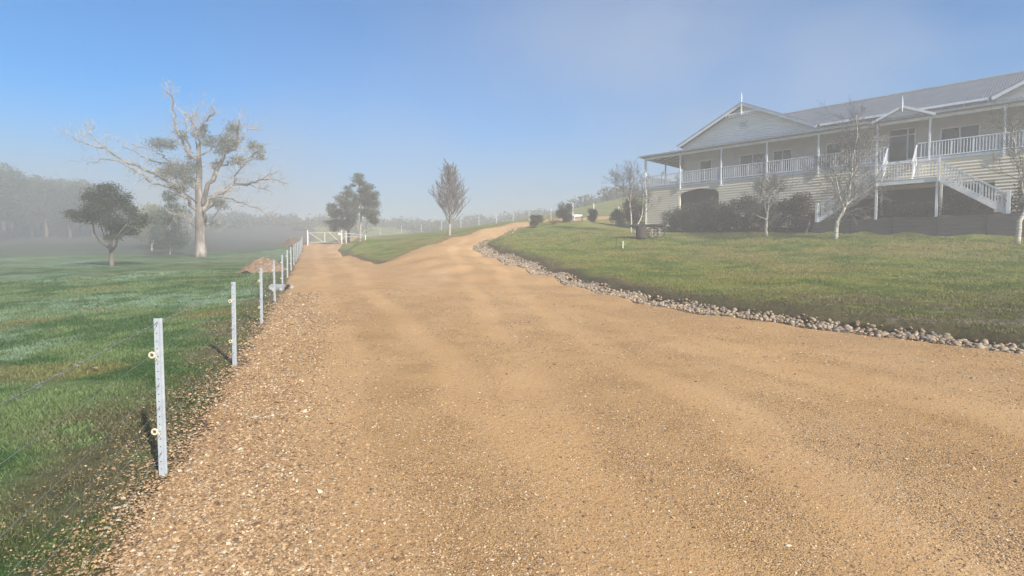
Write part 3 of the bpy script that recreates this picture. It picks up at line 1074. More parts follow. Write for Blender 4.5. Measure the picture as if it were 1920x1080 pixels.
for cx in (7.55, 28.4):
    m = MB()
    hw = 5.3
    slope = (AZ - EZ) / 5.55

    def tri_cut(z, zt, cx=cx, hw=hw):
        def h(q): return min(hw, max(0, (AZ - .12 - q) / slope))
        return [(cx - h(z), cx + h(z), cx - h(zt), cx + h(zt))]
    boards(m, cx - hw, cx + hw, 6.9, AZ - .15, 2.398, tri_cut)
    g = m.build('gable', M_pale, house)
    m = MB()
    for s in (-1, 1):
        m.bar((cx + s * 5.55, 1.82, EZ - .13), (cx + s * .02, 1.82, AZ - .11), .045, .21)
    m.build('bargeboard', M_white, g)
    m = MB()
    for s in (-1, 1):
        m.bar((cx + s * 5.62, 1.80, EZ + .0), (cx + s * .0, 1.80, AZ + .035), .12, .045)
    m.build('barge_capping', M_trim, g)
    m = MB()
    m.bar((cx, 1.79, AZ - .95), (cx, 1.79, AZ + .02), .09, .09, up=(0, 1, 0))
    m.bar((cx - 1.45, 1.83, AZ - .78), (cx + 1.45, 1.83, AZ - .78), .05, .09)
    for s in (-1, 1):
        for k in range(1, 6):
            m.bar((cx + s * k * .26, 1.83, AZ - .78), (cx + s * (k * .26 - .09), 1.83, AZ - .98), .03, .06)
    m.build('gable_fretwork', M_white, g)
    m = MB()
    m.tube([(cx, 1.79, AZ), (cx, 1.79, AZ + .25), (cx, 1.79, AZ + .28), (cx, 1.79, AZ + .8)], [.045, .04, .06, .012], 8)
    m.build('finial', M_white, g)
    m = MB()
    m.box(cx - .32, cx + .32, 2.24, 2.33, 8.02, 8.09); m.box(cx - .32, cx + .32, 2.24, 2.33, 8.5, 8.57)
    m.box(cx - .32, cx - .25, 2.241, 2.329, 8.09, 8.5); m.box(cx + .25, cx + .32, 2.241, 2.329, 8.09, 8.5)
    for k in range(6):
        m.bar((cx - .25, 2.28, 8.12 + k * .07), (cx + .25, 2.28, 8.12 + k * .07), .06, .012)
    m.build('vent', M_white, g)

# verandah roof with its wrapped left end
m = MB()
VO, VI = 6.42, 7.02
slab(m, [(-.35, -.35, VO), (WR + .3, -.35, VO), (WR + .3, 2.39, VI), (2.3, 2.39, VI)], .04)
vr = m.build('verandah_roof', M_roofx, house)
m = MB()
slab(m, [(-.35, -.36, VO), (2.29, 2.39, VI), (2.29, 13.5, VI), (-.35, 13.5, VO)], .04)
m.build('verandah_roof_side', M_roofy, vr)
m = MB()
for w in np.arange(.4, 34, .9):
    m.bar((w, 0, VO - .02), (w, 2.38, VI - .10), .05, .09)
for n in np.arange(.9, 13, .9):
    m.bar((0, n, VO - .02), (2.28, n, VI - .10), .05, .09)
m.build('rafters', M_white, vr)
m = MB()
m.box(-.42, WR + .36, -.45, -.351, VO - .10, VO + .03)
m.box(-.45, -.351, -.349, 13.5, VO - .10, VO + .03)
m.build('verandah_gutter', M_trim, vr)
m = MB()
m.box(-.05, WR, -.06, .04, 6.12, 6.30)
m.box(-.05, .05, .041, 13.4, 6.12, 6.30)
m.build('verandah_beam', M_white, house)

PW = [0.0, 3.35, 6.85, 10.35, 13.85, 17.35, 20.15, 23.65, 27.15, 30.65, 33.9]
for i, w in enumerate(PW):
    m = MB()
    m.box(w - .05, w + .05, -.18, -.08, 3.30 if i not in (5, 6) else 3.5, 6.119)
    m.box(w - .065, w + .065, -.195, -.065, 6.0, 6.05)
    m.build('verandah_post', M_white, house)
for n in (3.35, 6.7, 10.0, 13.3):
    m = MB(); m.box(-.05, .05, n - .05, n + .05, D, 6.119); m.build('verandah_post', M_white, house)


def balustrade(a, b, parent, name='balustrade', h=.98, foot=.09, sp=.145):
    """a, b: floor-level points in house coordinates"""
    a, b = Vector(a), Vector(b)
    m = MB()
    up = Vector((0, 0, 1))
    m.bar(a + up * h, b + up * h, .07, .05)
    m.bar(a + up * foot, b + up * foot, .05, .05)
    L = (b - a).length
    n = max(2, int(L / sp))
    for k in range(1, n):
        p = a + (b - a) * (k / n)
        wd = .04 if k % 7 else .09
        m.bar(p + up * (foot + .02), p + up * (h - .02), wd, .03, up=(0, 1, 0))
    return m.build(name, M_white, parent)


for i in range(len(PW) - 1):
    w0, w1 = PW[i] + .05, PW[i + 1] - .05
    if i == 5:
        balustrade((w0, -.12, D), (17.9, -.12, D), house); balustrade((19.55, -.12, D), (w1, -.12, D), house)
    else:
        balustrade((w0, -.12, D), (w1, -.12, D), house)
for n0, n1 in ((-.08, 3.3), (3.4, 6.65), (6.75, 9.95), (10.05, 13.25)):
    balustrade((0, n0, D), (0, n1, D), house)

for w in (.0, 13.2, 23.0):
    m = MB()
    m.tube([(w + .12, .06 if w else -.1, 6.2), (w + .12, -.09, 6.0), (w + .12, -.10, -.1)] if w == 0 else [(w, 2.33, 7.2), (w, 2.33, 6.95)], .04, 6)
    m.build('downpipe', M_white, house)
# openings: (w0, w1, z0, z1, kind)
for w0, w1, z0, z1, nm, mull in ((3.9, 4.85, D + .02, D + 2.1, 'door', 0), (7.35, 9.25, D + .02, D + 2.1, 'french_door', 1), (9.95, 11.2, D + .55, D + 2.1, 'window', 1),
                                 (13.7, 15.6, D + .55, D + 2.1, 'window', 1), (17.55, 18.95, D + .02, D + 2.45, 'entry_door', 2), (20.4, 22.25, D + .45, D + 2.1, 'window', 1),
                                 (25.2, 27.0, D + .45, D + 2.1, 'window', 1), (29.5, 31.2, D + .45, D + 2.1, 'window', 1)):
    m = MB()
    t = .09
    m.box(w0 - t, w0, 2.33, 2.399, z0, z1 + t); m.box(w1, w1 + t, 2.33, 2.399, z0, z1 + t); m.box(w0, w1, 2.33, 2.398, z1, z1 + t)
    if z0 > D + .1: m.box(w0 - t - .04, w1 + t + .04, 2.29, 2.3985, z0 - .08, z0)
    c = (w0 + w1) / 2
    if mull == 1: m.box(c - .04, c + .04, 2.34, 2.3975, z0, z1)
    if mull == 2:
        m.box(w1 - .42, w1 - .33, 2.34, 2.3975, z0, z1); m.box(w0, w1 - .421, 2.341, 2.3976, z1 - .42, z1 - .34); m.box(w1 - .329, w1, 2.341, 2.3976, z0, z0 + .45)
        m.box(w1 - .329, w1, 2.341, 2.3976, z1 - .42, z1 - .34)
    fr = m.build(nm, M_white, house)
    m = MB()
    m.box(w0 + .001, w1 - .001, 2.36, 2.3965, z0 + .001, z1 - .001)
    m.build('pane', M_glass, fr)

# porch gable over the entry
m = MB()
cx = 18.75
slab(m, [(cx - 1.65, -.5, 6.32), (cx, -.5, 7.08), (cx, 2.2, 7.08), (cx - 1.65, .3, 6.32)], .05)
slab(m, [(cx + 1.65, -.5, 6.32), (cx, -.5, 7.08), (cx, 2.2, 7.08), (cx + 1.65, .3, 6.32)], .05)
pg = m.build('porch_gable', M_trim, house)
m = MB()
m.add([(cx - 1.4, -.40, 6.31), (cx + 1.4, -.40, 6.31), (cx, -.40, 6.98), (cx - 1.4, -.36, 6.31), (cx + 1.4, -.36, 6.31), (cx, -.36, 6.98)],
      [(0, 1, 2), (5, 4, 3), (0, 3, 4, 1), (1, 4, 5, 2), (2, 5, 3, 0)])
m.build('gable_panel', M_wall, pg)
m = MB()
for s in (-1, 1): m.bar((cx + s * 1.7, -.54, 6.26), (cx + s * .01, -.54, 7.04), .04, .15)
m.build('bargeboard', M_white, pg)
m = MB()
m.tube([(cx, -.55, 6.72), (cx, -.55, 7.1), (cx, -.55, 7.2), (cx, -.55, 7.7)], [.03, .04, .05, .01], 8)
m.build('finial', M_white, pg)

# landing and the three flights
LZ = 2.2
L0, L1, NF, NB = 17.9, 21.0, -2.6, -1.4
m = MB()
m.box(L0, L1, NF, NB, LZ - .06, LZ)
m.box(L0 - .02, L1 + .02, NF - .045, NF - .002, LZ - .27, LZ + .01)
m.box(L0 + .001, L1, NB + .0, -.04, LZ - .061, LZ - .001)
landing = m.build('stair_landing', M_white, house)
for w in (L0 + .02, L1 - .06):
    for n in (NF - .0, NB + .2):
        m = MB(); m.box(w - .06, w + .06, n - .0, n + .12, -.35, LZ - .065); m.build('landing_post', M_white, landing)
for w in (L0, L1):
    m = MB(); m.box(w - .06, w + .06, NF - .13, NF - .05, LZ - .3, LZ + 1.12); m.box(w - .075, w + .075, NF - .145, NF - .035, LZ + 1.12, LZ + 1.15); m.build('newel_post', M_white, landing)
balustrade((L0 + .06, NF - .06, LZ), (L1 - .06, NF - .06, LZ), landing)


def flight(name, a, b, width_dir, width, steps, rail_sides, parent, newel=True):
    """a: top nosing point, b: bottom; treads run along width_dir"""
    a, b, wd = Vector(a), Vector(b), Vector(width_dir)
    root = None
    m = MB()
    run = (b - a)
    for s in (0, 1):
        o = wd * (width * s)
        m.bar(a + o + Vector((0, 0, -.10)), b + o + Vector((0, 0, -.06)), .045, .26)
    root = m.build(name, M_white, parent)
    m = MB()
    for k in range(1, steps):
        p = a + run * (k / steps) + wd * (width * .02)
        q = p + wd * (width * .96)
        m.bar(p, q, abs(run.x) / steps if abs(run.x) > abs(run.y) else abs(run.y) / steps, .04)
    m.build('treads', M_deck, root)
    for s in rail_sides:
        o = wd * (width * s)
        balustrade(a + o, b + o, root, 'stair_balustrade', .95, .14, .16)
        if newel:
            m = MB(); e = b + o
            m.box(e.x - .08, e.x + .08, e.y - .08, e.y + .08, e.z - .2, e.z + 1.12); m.build('newel_post', M_white, root)
    return root


BZ = -.12
flight('stair_flight', (L1, NF - .06, LZ), (24.1, NF - .06, BZ + .1), (0, 1, 0), 1.2, 11, (0, 1), house)
flight('stair_flight', (L0, NF - .06, LZ), (14.6, NF - .06, BZ + .1), (0, 1, 0), 1.2, 11, (0, 1), house)
flight('stair_flight', (17.95, -.10, D - .05), (17.95, NB + .02, LZ + .1), (1, 0, 0), 1.55, 7, (0, 1), house, False)

# retaining wall of dark sleepers in front of the house
rw = empty('retaining_wall', (*house_xy(14.5, -3.0), 3.1), R(-45), label='low dark sleeper retaining wall between lawn and house stairs', cat='wall')
segs = np.arange(0, 20.1, 2.2)
for k, w in enumerate(segs[:-1]):
    zs = [gz(*house_xy(14.5 + w + q, -3.15)) for q in (0, 1.1, 2.2)]
    z0 = min(zs) - .3 - 3.1
    m = MB()
    z = 4.16 - 3.1
    while z > z0:
        m.box(w + .045, w + 2.155, -.05, .03, z - .195, z)
        z -= .2
    m.build('sleeper_panel', M_sleeper, rw)
for w in segs:
    m = MB(); m.box(w - .042, w + .042, -.075, .05, -.5, 1.09); m.build('wall_post', M_trim if False else M_cart, rw)
m = MB()
for z in (0.15, .35, .55, .75, .95):
    pass
# timber steps at the wall's left end
st = empty('garden_steps', (*house_xy(12.9, -3.3), gz(*house_xy(12.9, -3.3))), R(-45), label='short dark timber garden steps left of the stair flight', cat='steps')
for s in (0, 1.25):
    m = MB(); m.bar((s, 0, -.1), (s + .05, .75, .85), .06, .2); m.build('stringer', M_sleeper, st)
for k in range(4):
    m = MB(); m.box(.05, 1.2, .05 + k * .19, .27 + k * .19, .12 + k * .2, .17 + k * .2); m.build('tread', M_sleeper, st)


# ---------------------------------------------------------------- vegetation
def leaf_mesh(name, clumps, n, size, c0, c1, mat=M_leaf, holes=.5, squash=1.0, shell=.45, spr=.215):
    """clumps: (x,y,z,rx,ry,rz); many small leaf faces through each clump's volume"""
    cl = np.array(clumps, float)
    vol = cl[:, 3] * cl[:, 4] * cl[:, 5]
    pr = vol ** .75; pr /= pr.sum()
    k = rng.choice(len(cl), n, p=pr)
    u = rng.normal(0, 1, (n, 3)); u /= np.linalg.norm(u, axis=1)[:, None]
    rad = rng.uniform(0, 1, n) ** shell
    # leafy sprays: gather points round sub-centres
    ns = max(8, n // 26)
    sub = rng.integers(0, ns, n)
    sk = rng.choice(len(cl), ns, p=pr)
    su = rng.normal(0, 1, (ns, 3)); su /= np.linalg.norm(su, axis=1)[:, None]
    sr = rng.uniform(0.15, 1.08, ns) ** .55
    ctr = cl[sk][:, :3] + su * sr[:, None] * cl[sk][:, 3:6]
    size_c = cl[sk][:, 3:6].mean(1)
    p = ctr[sub] + rng.normal(0, 1, (n, 3)) * (size_c[sub] * spr + size * .8)[:, None] * np.array([1, 1, .6])
    mix_ = rng.uniform(0, 1, n) < (1 - holes)
    p2 = cl[k][:, :3] + u * rad[:, None] * cl[k][:, 3:6]
    p = np.where(mix_[:, None], p2, p)
    a = rng.normal(0, 1, (n, 3)); a /= np.linalg.norm(a, axis=1)[:, None]
    b = np.cross(a, rng.normal(0, 1, (n, 3))); b /= np.linalg.norm(b, axis=1)[:, None]
    s = size * rng.uniform(.6, 1.5, n)[:, None]
    V4 = np.stack([p - a * s, p + b * s * .45, p + a * s, p - b * s * .45], 1).reshape(-1, 3)
    FF = np.arange(n * 4).reshape(-1, 4)
    sub_t = rng.uniform(0, 1, ns)[sub]
    t = (sub_t * .65 + rng.uniform(0, 1, n) * .35)[:, None]
    c = np.array(c0) * (1 - t) + np.array(c1) * t
    return np_mesh(name, V4, FF, mat, False, np.repeat(c, 4, 0))


def grow(m, p, d, L, r, lvl, rnd, spread=.6, up=.15, kids=3, segs=5, wig=.12, minr=.004, ratio=.62, tips=None, start=.25, mi=0, taper=.35):
    pts, rads = [p.copy()], [r]
    q, dd = p.copy(), d.normalized()
    for i in range(segs):
        dd = (dd + Vector((rnd.gauss(0, wig), rnd.gauss(0, wig), rnd.gauss(0, wig) + up * .3))).normalized()
        q = q + dd * (L / segs)
        pts.append(q.copy()); rads.append(max(minr, r * (1 - (1 - taper) * (i + 1) / segs)))
    m.tube(pts, rads, 6 if r > .03 else 4 if r > .012 else 3, mi, cap=r > .03)
    if tips is not None: tips.append(pts[-1])
    if lvl <= 0: return
    n = kids if lvl > 1 else kids + 1
    for k in range(n):
        t = start + (1 - start) * (k + rnd.random()) / n
        i = min(int(t * segs), segs - 1)
        f = t * segs - i
        bp = pts[i].lerp(pts[i + 1], f)
        ax = (pts[i + 1] - pts[i]).normalized()
        side = Vector((rnd.gauss(0, 1), rnd.gauss(0, 1), rnd.gauss(0, .6)))
        side = (side - ax * side.dot(ax)).normalized()
        nd_ = (ax * (1 - spread * .5) + side * spread + Vector((0, 0, up))).normalized()
        rr = rads[i] * ratio
        grow(m, bp, nd_, L * ratio * rnd.uniform(.75, 1.15) * (1 - .3 * t), max(minr, rr), lvl - 1, rnd, spread, up, kids, max(3, segs - 1), wig, minr, ratio, tips, .2, mi, taper)


def path3(pts2, conv, d0, dz, rnd):
    """2-D outline of a limb -> 3-D path, wandering in depth by dz"""
    out = []
    n = len(pts2)
    for i, (a, b) in enumerate(pts2):
        t = i / max(1, n - 1)
        px, py = conv(a, b)
        out.append(P(px, py, d0 + dz * t))
    return out


# ---- the big old gum
rnd = random.Random(5)
cv = lambda a, b: (100 + a / 2.92, 150 + b / 2.92)
GD = 50.0
gb = P(*cv(805, 975), GD)
gb.z = gz(gb.x, gb.y)
gum = empty('gum_tree', gb, label='tall old gum tree with pale bare limbs reaching left, beyond the mound', cat='tree')
LIMBS = [
    ([(805, 990), (806, 940), (806, 880), (803, 790), (800, 700), (795, 600), (800, 500), (797, 400), (800, 350)], .62, .17, 0),
    ([(792, 720), (740, 655), (690, 612), (620, 560), (560, 515), (480, 480), (400, 450), (330, 410), (270, 375), (180, 350)], .22, .035, -3),
    ([(690, 612), (600, 585), (530, 565), (490, 510), (420, 475), (350, 450), (250, 430), (180, 462)], .12, .02, 2),
    ([(330, 410), (260, 350), (200, 295), (180, 245)], .06, .02, 1),
    ([(270, 375), (190, 345), (130, 335), (80, 300)], .04, .012, -1),
    ([(790, 560), (720, 500), (650, 465), (560, 445), (480, 410), (400, 370), (350, 330)], .13, .02, 4),
    ([(650, 465), (600, 410), (520, 375), (430, 350)], .07, .02, 2),
    ([(797, 450), (745, 400), (720, 350), (680, 290), (660, 220), (650, 120), (625, 50)], .2, .03, -2),
    ([(745, 400), (735, 300), (730, 220), (780, 190), (820, 110)], .12, .02, 2),
    ([(797, 400), (775, 330), (770, 240), (740, 200), (710, 170)], .11, .02, 3),
    ([(800, 360), (795, 290), (830, 230), (860, 200), (880, 130)], .12, .02, -3),
    ([(815, 690), (855, 570), (900, 480), (950, 400), (1000, 330), (1010, 260), (1020, 215)], .3, .04, -2),
    ([(950, 400), (1000, 370), (1060, 275), (1125, 265)], .12, .02, 1),
    ([(900, 480), (960, 450), (1040, 440), (1100, 400), (1160, 350)], .12, .02, -3),
    ([(820, 730), (860, 650), (920, 615), (980, 570), (1060, 570), (1130, 550), (1200, 545), (1285, 570)], .26, .025, 2),
    ([(920, 615), (990, 560), (1000, 510), (1060, 460), (1130, 400)], .12, .02, 3),
    ([(832, 780), (850, 700), (900, 640), (980, 650), (1060, 680), (1130, 710), (1220, 780)], .15, .015, -3),
    ([(1060, 570), (1120, 590), (1200, 615)], .05, .012, 1),
    ([(1130, 550), (1180, 520), (1250, 495)], .05, .012, -1),
    ([(812, 800), (860, 778), (915, 795)], .12, .03, 2),
    ([(870, 775), (900, 710), (940, 650)], .06, .02, 1),
    ([(790, 810), (740, 770), (690, 735), (630, 725)], .14, .03, -2),
    ([(815, 410), (870, 380), (930, 340)], .1, .02, 2),
    ([(795, 620), (740, 560), (690, 500), (640, 480)], .12, .03, -2),
    ([(800, 680), (740, 640), (700, 590), (640, 560)], .1, .03, -4),
]
trunk = MB(); limbs = MB(); twigs = MB()
for k, (pp, r0, r1, dz) in enumerate(LIMBS):
    # start depth follows what it leaves
    base = 0
    if k in (3, 4): base = -2.2
    if k in (2,): base = -1
    if k in (17, 18): base = 1.2
    if k in (6,): base = 1.5
    q = path3(pp, cv, GD + base, dz, rnd)
    q = [v - gb for v in q]
    n = len(q)
    if k == 0:
        q[0].z = -.4
        rads = [.66, .53, .44, .39, .34, .29, .23, .17, .10]
        trunk.tube(q, rads, 12)
    else:
        # subdivide with wobble
        qq, rr = [], []
        for i in range(n - 1):
            for j in range(3):
                t = j / 3
                wob = Vector((rnd.gauss(0, .07), rnd.gauss(0, .15), rnd.gauss(0, .07))) if (i or j) else Vector((0, 0, 0))
                qq.append(q[i].lerp(q[i + 1], t) + wob)
                g = (i + t) / (n - 1)
                rr.append(r0 * .60 * (1 - g) ** .8 + r1 * .8)
        qq.append(q[-1]); rr.append(r1)
        limbs.tube(qq, rr, 7)
        nt = int(len(qq) * (2.0 if k in (1, 2, 5, 14, 16) else 2.2))
        for j in range(nt):
            i = rnd.randrange(3, len(qq) - 1)
            d = (qq[i + 1] - qq[i]).normalized() + Vector((rnd.gauss(0, .6), rnd.gauss(0, .6), rnd.gauss(.1, .6)))
            grow(twigs, qq[i], d, rnd.uniform(.5, 1.5), min(rr[i] * .45, .025), 2, rnd, .7, .1, 2, 4, .24, .007, .6)
trunk.build('trunk', M_gum, gum, True)
limbs.build('limbs', M_gum, gum, True)
twigs.build('twigs', M_palebark, gum)
CLP = [(600, 340, 62, 30), (650, 350, 30, 22), (680, 500, 85, 34), (610, 515, 40, 24), (640, 640, 40, 36), (720, 560, 60, 26), (620, 740, 75, 45), (560, 760, 45, 30), (700, 715, 60, 24), (960, 320, 50, 48), (1000, 265, 40, 34),
       (925, 350, 34, 34), (1080, 350, 32, 26), (1130, 385, 34, 34), (1145, 425, 20, 18), (1010, 440, 48, 22), (900, 462, 32, 20), (800, 290, 46, 26), (850, 330, 40, 30), (905, 680, 38, 26), (700, 300, 30, 22),
       (775, 480, 50, 26), (870, 650, 30, 24), (740, 420, 30, 16), (820, 260, 24, 20), (905, 395, 26, 22), (640, 690, 36, 20), (700, 590, 30, 16)]
cl = []
for a, b, rx, ry in CLP:
    px, py = cv(a, b)
    for j in range(3):
        q = P(px + rnd.uniform(-.45, .45) * rx / 2.92, py + rnd.uniform(-.4, .4) * ry / 2.92, GD + rnd.uniform(-2.2, 2.2)) - gb
        s = GD / F / 2.92
        cl.append((q.x, q.y, q.z, rx * s * .85, rx * s * .85, ry * s * 1.05))
link('crown', leaf_mesh('crown', cl, 21000, .07, (.085, .098, .072), (.21, .22, .17), holes=.85, spr=.26), gum)

# ---- the small round tree to its left
SD_ = 35.0
sb = P(*cv(322, 1035), SD_); sb.z = gz(sb.x, sb.y)
t2 = empty('round_tree', sb, label='small round crowned dark green tree standing alone in the paddock', cat='tree')
m = MB()
for pp, r0, r1, dz in (([(322, 1045), (320, 1000), (318, 960), (313, 905), (318, 850), (310, 760), (300, 660)], .17, .04, 0), ([(313, 925), (255, 885), (225, 840), (215, 780), (180, 740)], .07, .03, .6),
                       ([(318, 940), (345, 905), (352, 850), (400, 790)], .07, .03, -.5), ([(314, 880), (280, 860), (260, 800), (230, 720)], .05, .02, -.8), ([(318, 850), (380, 800), (450, 780)], .05, .02, .5)):
    q = [v - sb for v in path3(pp, cv, SD_, dz, rnd)]
    m.tube(q, [r0 + (r1 - r0) * i / (len(q) - 1) for i in range(len(q))], 8)
m.build('trunk', M_bark, t2, True)
cl = []
s = SD_ / F / 2.92
for a, b, rx, ry in ((290, 640, 115, 62), (175, 745, 95, 52), (240, 715, 105, 70), (460, 780, 62, 52), (360, 820, 80, 44), (385, 665, 58, 60), (320, 775, 95, 50), (105, 735, 45, 32), (310, 590, 70, 26), (420, 720, 50, 40),
                     (200, 640, 50, 40), (330, 855, 60, 26), (430, 830, 50, 24), (500, 760, 26, 24)):
    for j in range(2):
        px, py = cv(a + rnd.uniform(-.2, .2) * rx, b + rnd.uniform(-.2, .2) * ry)
        q = P(px, py, SD_ + rnd.uniform(-.9, .9)) - sb
        cl.append((q.x, q.y, q.z, rx * s * .8, rx * s * .8, ry * s * .8))
link('crown', leaf_mesh('crown', cl, 21000, .048, (.040, .052, .034), (.095, .105, .070), holes=.6), t2)


def leafy(name, px, py, d, h, wid, label, c0, c1, n=9000, size=.08, trunk_h=.25, group=None, clumps=9, bark=None, seed=1, shape=1.0, cat='tree', lean=0, src=None):
    """a broad leafed tree: tapered trunk, limbs and a clumpy crown; h, wid in metres"""
    rnd = random.Random(seed)
    b = P(px, py, d)
    b.z = gz(b.x, b.y) - .03
    if src is not None:
        o = src.copy(); COL.objects.link(o); o.location = b
        for ch in src.children:
            c = ch.copy(); COL.objects.link(c); c.parent = o
        sc = h / src['h0']
        o.scale = (sc * wid / (src['w0'] * sc), sc * wid / (src['w0'] * sc), sc)
        o.rotation_euler = (0, 0, rnd.uniform(0, 6.28))
        return tag(o, label, cat, group)
    t = empty(name, b, label=label, cat=cat, group=group)
    m = MB()
    cl = []
    th = h * trunk_h
    top = Vector((lean * h, 0, h * .92))
    tr = [Vector((0, 0, -.3)), Vector((lean * th, 0, th * .5)), Vector((lean * th + rnd.gauss(0, .02) * h, rnd.gauss(0, .02) * h, th)), Vector((0, 0, th)).lerp(top, .5), top]
    m.tube(tr, [h * .028, h * .022, h * .018, h * .010, h * .003], 8)
    for k in range(clumps):
        f = (k + .5) / clumps
        z = th + (h - th) * (.12 + .85 * f)
        w = wid / 2 * math.sin(math.pi * min(.97, (.22 + .78 * f) ** shape)) ** .7
        a = k * 2.399 + rnd.uniform(-.5, .5)
        rr = w * rnd.uniform(.35, .72)
        cx_, cy_ = rr * math.cos(a) + lean * z, rr * math.sin(a)
        s_ = wid * rnd.uniform(.17, .27) * (.7 + .5 * (1 - f))
        cl.append((cx_, cy_, z, s_, s_, s_ * rnd.uniform(.55, .85)))
        st_ = tr[2].lerp(top, max(0, (z - th * 1.3) / (h * 1.2)))
        m.tube([st_, st_.lerp(Vector((cx_, cy_, z)), .5) + Vector((0, 0, -.04 * h)), Vector((cx_, cy_, z))], [h * .010, h * .006, h * .002], 5)
    m.build('trunk', bark or M_palebark, t, True)
    link('crown', leaf_mesh('crown', cl, n, size, c0, c1, holes=.6), t)
    t['h0'] = h; t['w0'] = wid
    return t


# trees at the gate
GA, GB_ = (.050, .062, .036), (.125, .135, .080)
def traced(name, conv, d, base, trunks, clumps, label, c0, c1, n, size, bark, seed, dz=1.0):
    """a tree with its own irregular crown"""
    rn = random.Random(seed)
    b = P(*conv(*base), d)
    b.z = gz(b.x, b.y)
    t = empty(name, b, label=label, cat='tree')
    m = MB()
    for pp, r0, r1, e in trunks:
        q = [v - b for v in path3(pp, conv, d, e, rn)]
        if pp[0] == base: q[0].z = -.25
        m.tube(q, [r0 + (r1 - r0) * i / (len(q) - 1) for i in range(len(q))], 8)
    m.build('trunk', bark, t, True)
    cl = []
    s0 = (conv(1, 0)[0] - conv(0, 0)[0]) * d / F
    for a, c, rx, ry in clumps:
        for j in range(2):
            px, py = conv(a + rn.uniform(-.25, .25) * rx, c + rn.uniform(-.25, .25) * ry)
            q = P(px, py, d + rn.uniform(-dz, dz)) - b
            cl.append((q.x, q.y, q.z, rx * s0 * 1.0, rx * s0 * 1.0, ry * s0 * 1.1))
    link('crown', leaf_mesh('crown', cl, n, size, c0, c1, holes=.7, spr=.2), t)
    return t


cg = lambda a, b: (600 + a / 6.35, 310 + b / 6.35)
traced('leafy_tree', cg, 60, (480, 905), [([(480, 905), (475, 850), (485, 700), (490, 500), (480, 300), (465, 170)], .17, .03, 0), ([(480, 860), (520, 790), (560, 690), (600, 600)], .09, .03, .6), ([(474, 860), (455, 750), (440, 650)], .08, .03, -.6)],
       [(460, 125, 62, 30), (440, 175, 70, 34), (400, 235, 36, 20), (500, 215, 50, 34), (580, 265, 70, 46), (560, 360, 90, 60), (640, 350, 58, 50), (655, 450, 56, 54), (630, 560, 74, 60), (650, 660, 44, 40), (500, 310, 60, 40), (590, 470, 80, 56), (560, 560, 60, 50),
        (600, 640, 50, 36), (500, 440, 50, 50), (430, 400, 44, 50), (440, 520, 44, 50), (520, 560, 50, 40)],
       'taller dark leafy tree with a pale forked trunk right of the gate', GA, GB_, 15000, .06, M_palebark, 11)
traced('leafy_tree', cg, 66, (338, 862), [([(338, 862), (342, 790), (330, 650), (340, 480), (335, 320)], .15, .03, 0), ([(340, 800), (260, 700), (180, 600)], .07, .02, .5), ([(340, 790), (400, 700), (430, 560)], .07, .02, -.5)],
       [(330, 275, 44, 30), (345, 335, 80, 44), (250, 405, 72, 44), (335, 450, 95, 60), (170, 480, 66, 40), (195, 570, 90, 56), (320, 570, 100, 60), (105, 675, 52, 26), (190, 680, 88, 46), (180, 755, 60, 34), (320, 690, 100, 56), (420, 620, 50, 60), (415, 480, 50, 60), (120, 530, 36, 40)],
       'lower bushy tree directly behind the gate post, left of the taller one', (.06, .075, .045), (.15, .165, .10), 15000, .07, M_bark, 12)
# pale tree between the two paddock trees
leafy('pale_tree', 284, 440, 74, 5.8, 6.8, 'pale yellowish leafy tree in the fog behind the small round tree', (.16, .17, .08), (.34, .34, .19), 9000, .1, .2, clumps=12, seed=14)
leafy('bushy_tree', 318, 440, 66, 3.9, 4.6, 'grey green bushy tree in the fog left of the old gum trunk', (.06, .08, .05), (.13, .15, .10), 7000, .09, .2, clumps=10, seed=15)
# the wood along the left
F0 = leafy('fog_gum_tree', 20, 443, 98, 12.2, 9, 'tall fog dimmed gum tree, leftmost of the wood behind the paddock', (.03, .045, .03), (.10, .12, .08), 9000, .16, .24, 'trees of the foggy wood', 13, M_bark, 21)
F1 = leafy('fog_gum_tree', 60, 442, 101, 10.6, 8.5, 'second tall tree from the left in the foggy wood', (.035, .05, .035), (.10, .13, .08), 8000, .16, .28, 'trees of the foggy wood', 12, M_bark, 22)
spec = [(-25, 445, 88, 14, 9), (38, 443, 104, 12, 8), (88, 442, 100, 9.8, 8), (108, 441, 106, 10.2, 7), (132, 441, 98, 8.6, 7), (152, 442, 104, 9.8, 8), (176, 441, 100, 8.6, 7), (200, 442, 108, 8.4, 7), (225, 442, 104, 6.6, 7),
        (8, 444, 112, 16, 10), (72, 443, 114, 12.5, 9), (120, 443, 116, 12, 9), (165, 443, 114, 10.5, 9), (-60, 446, 92, 15, 9), (-100, 446, 96, 14, 9)]
for k, (px, py, d, h, w) in enumerate(spec):
    d, h, w = d * 1.0, min(13.2, h * .98), w * 1.1
    leafy('', px, py, d, min(h, 10.6), w, 'fog dimmed dark tree in the wood beyond the paddock', None, None, seed=40 + k, group='trees of the foggy wood', src=(F0, F1)[k % 2])

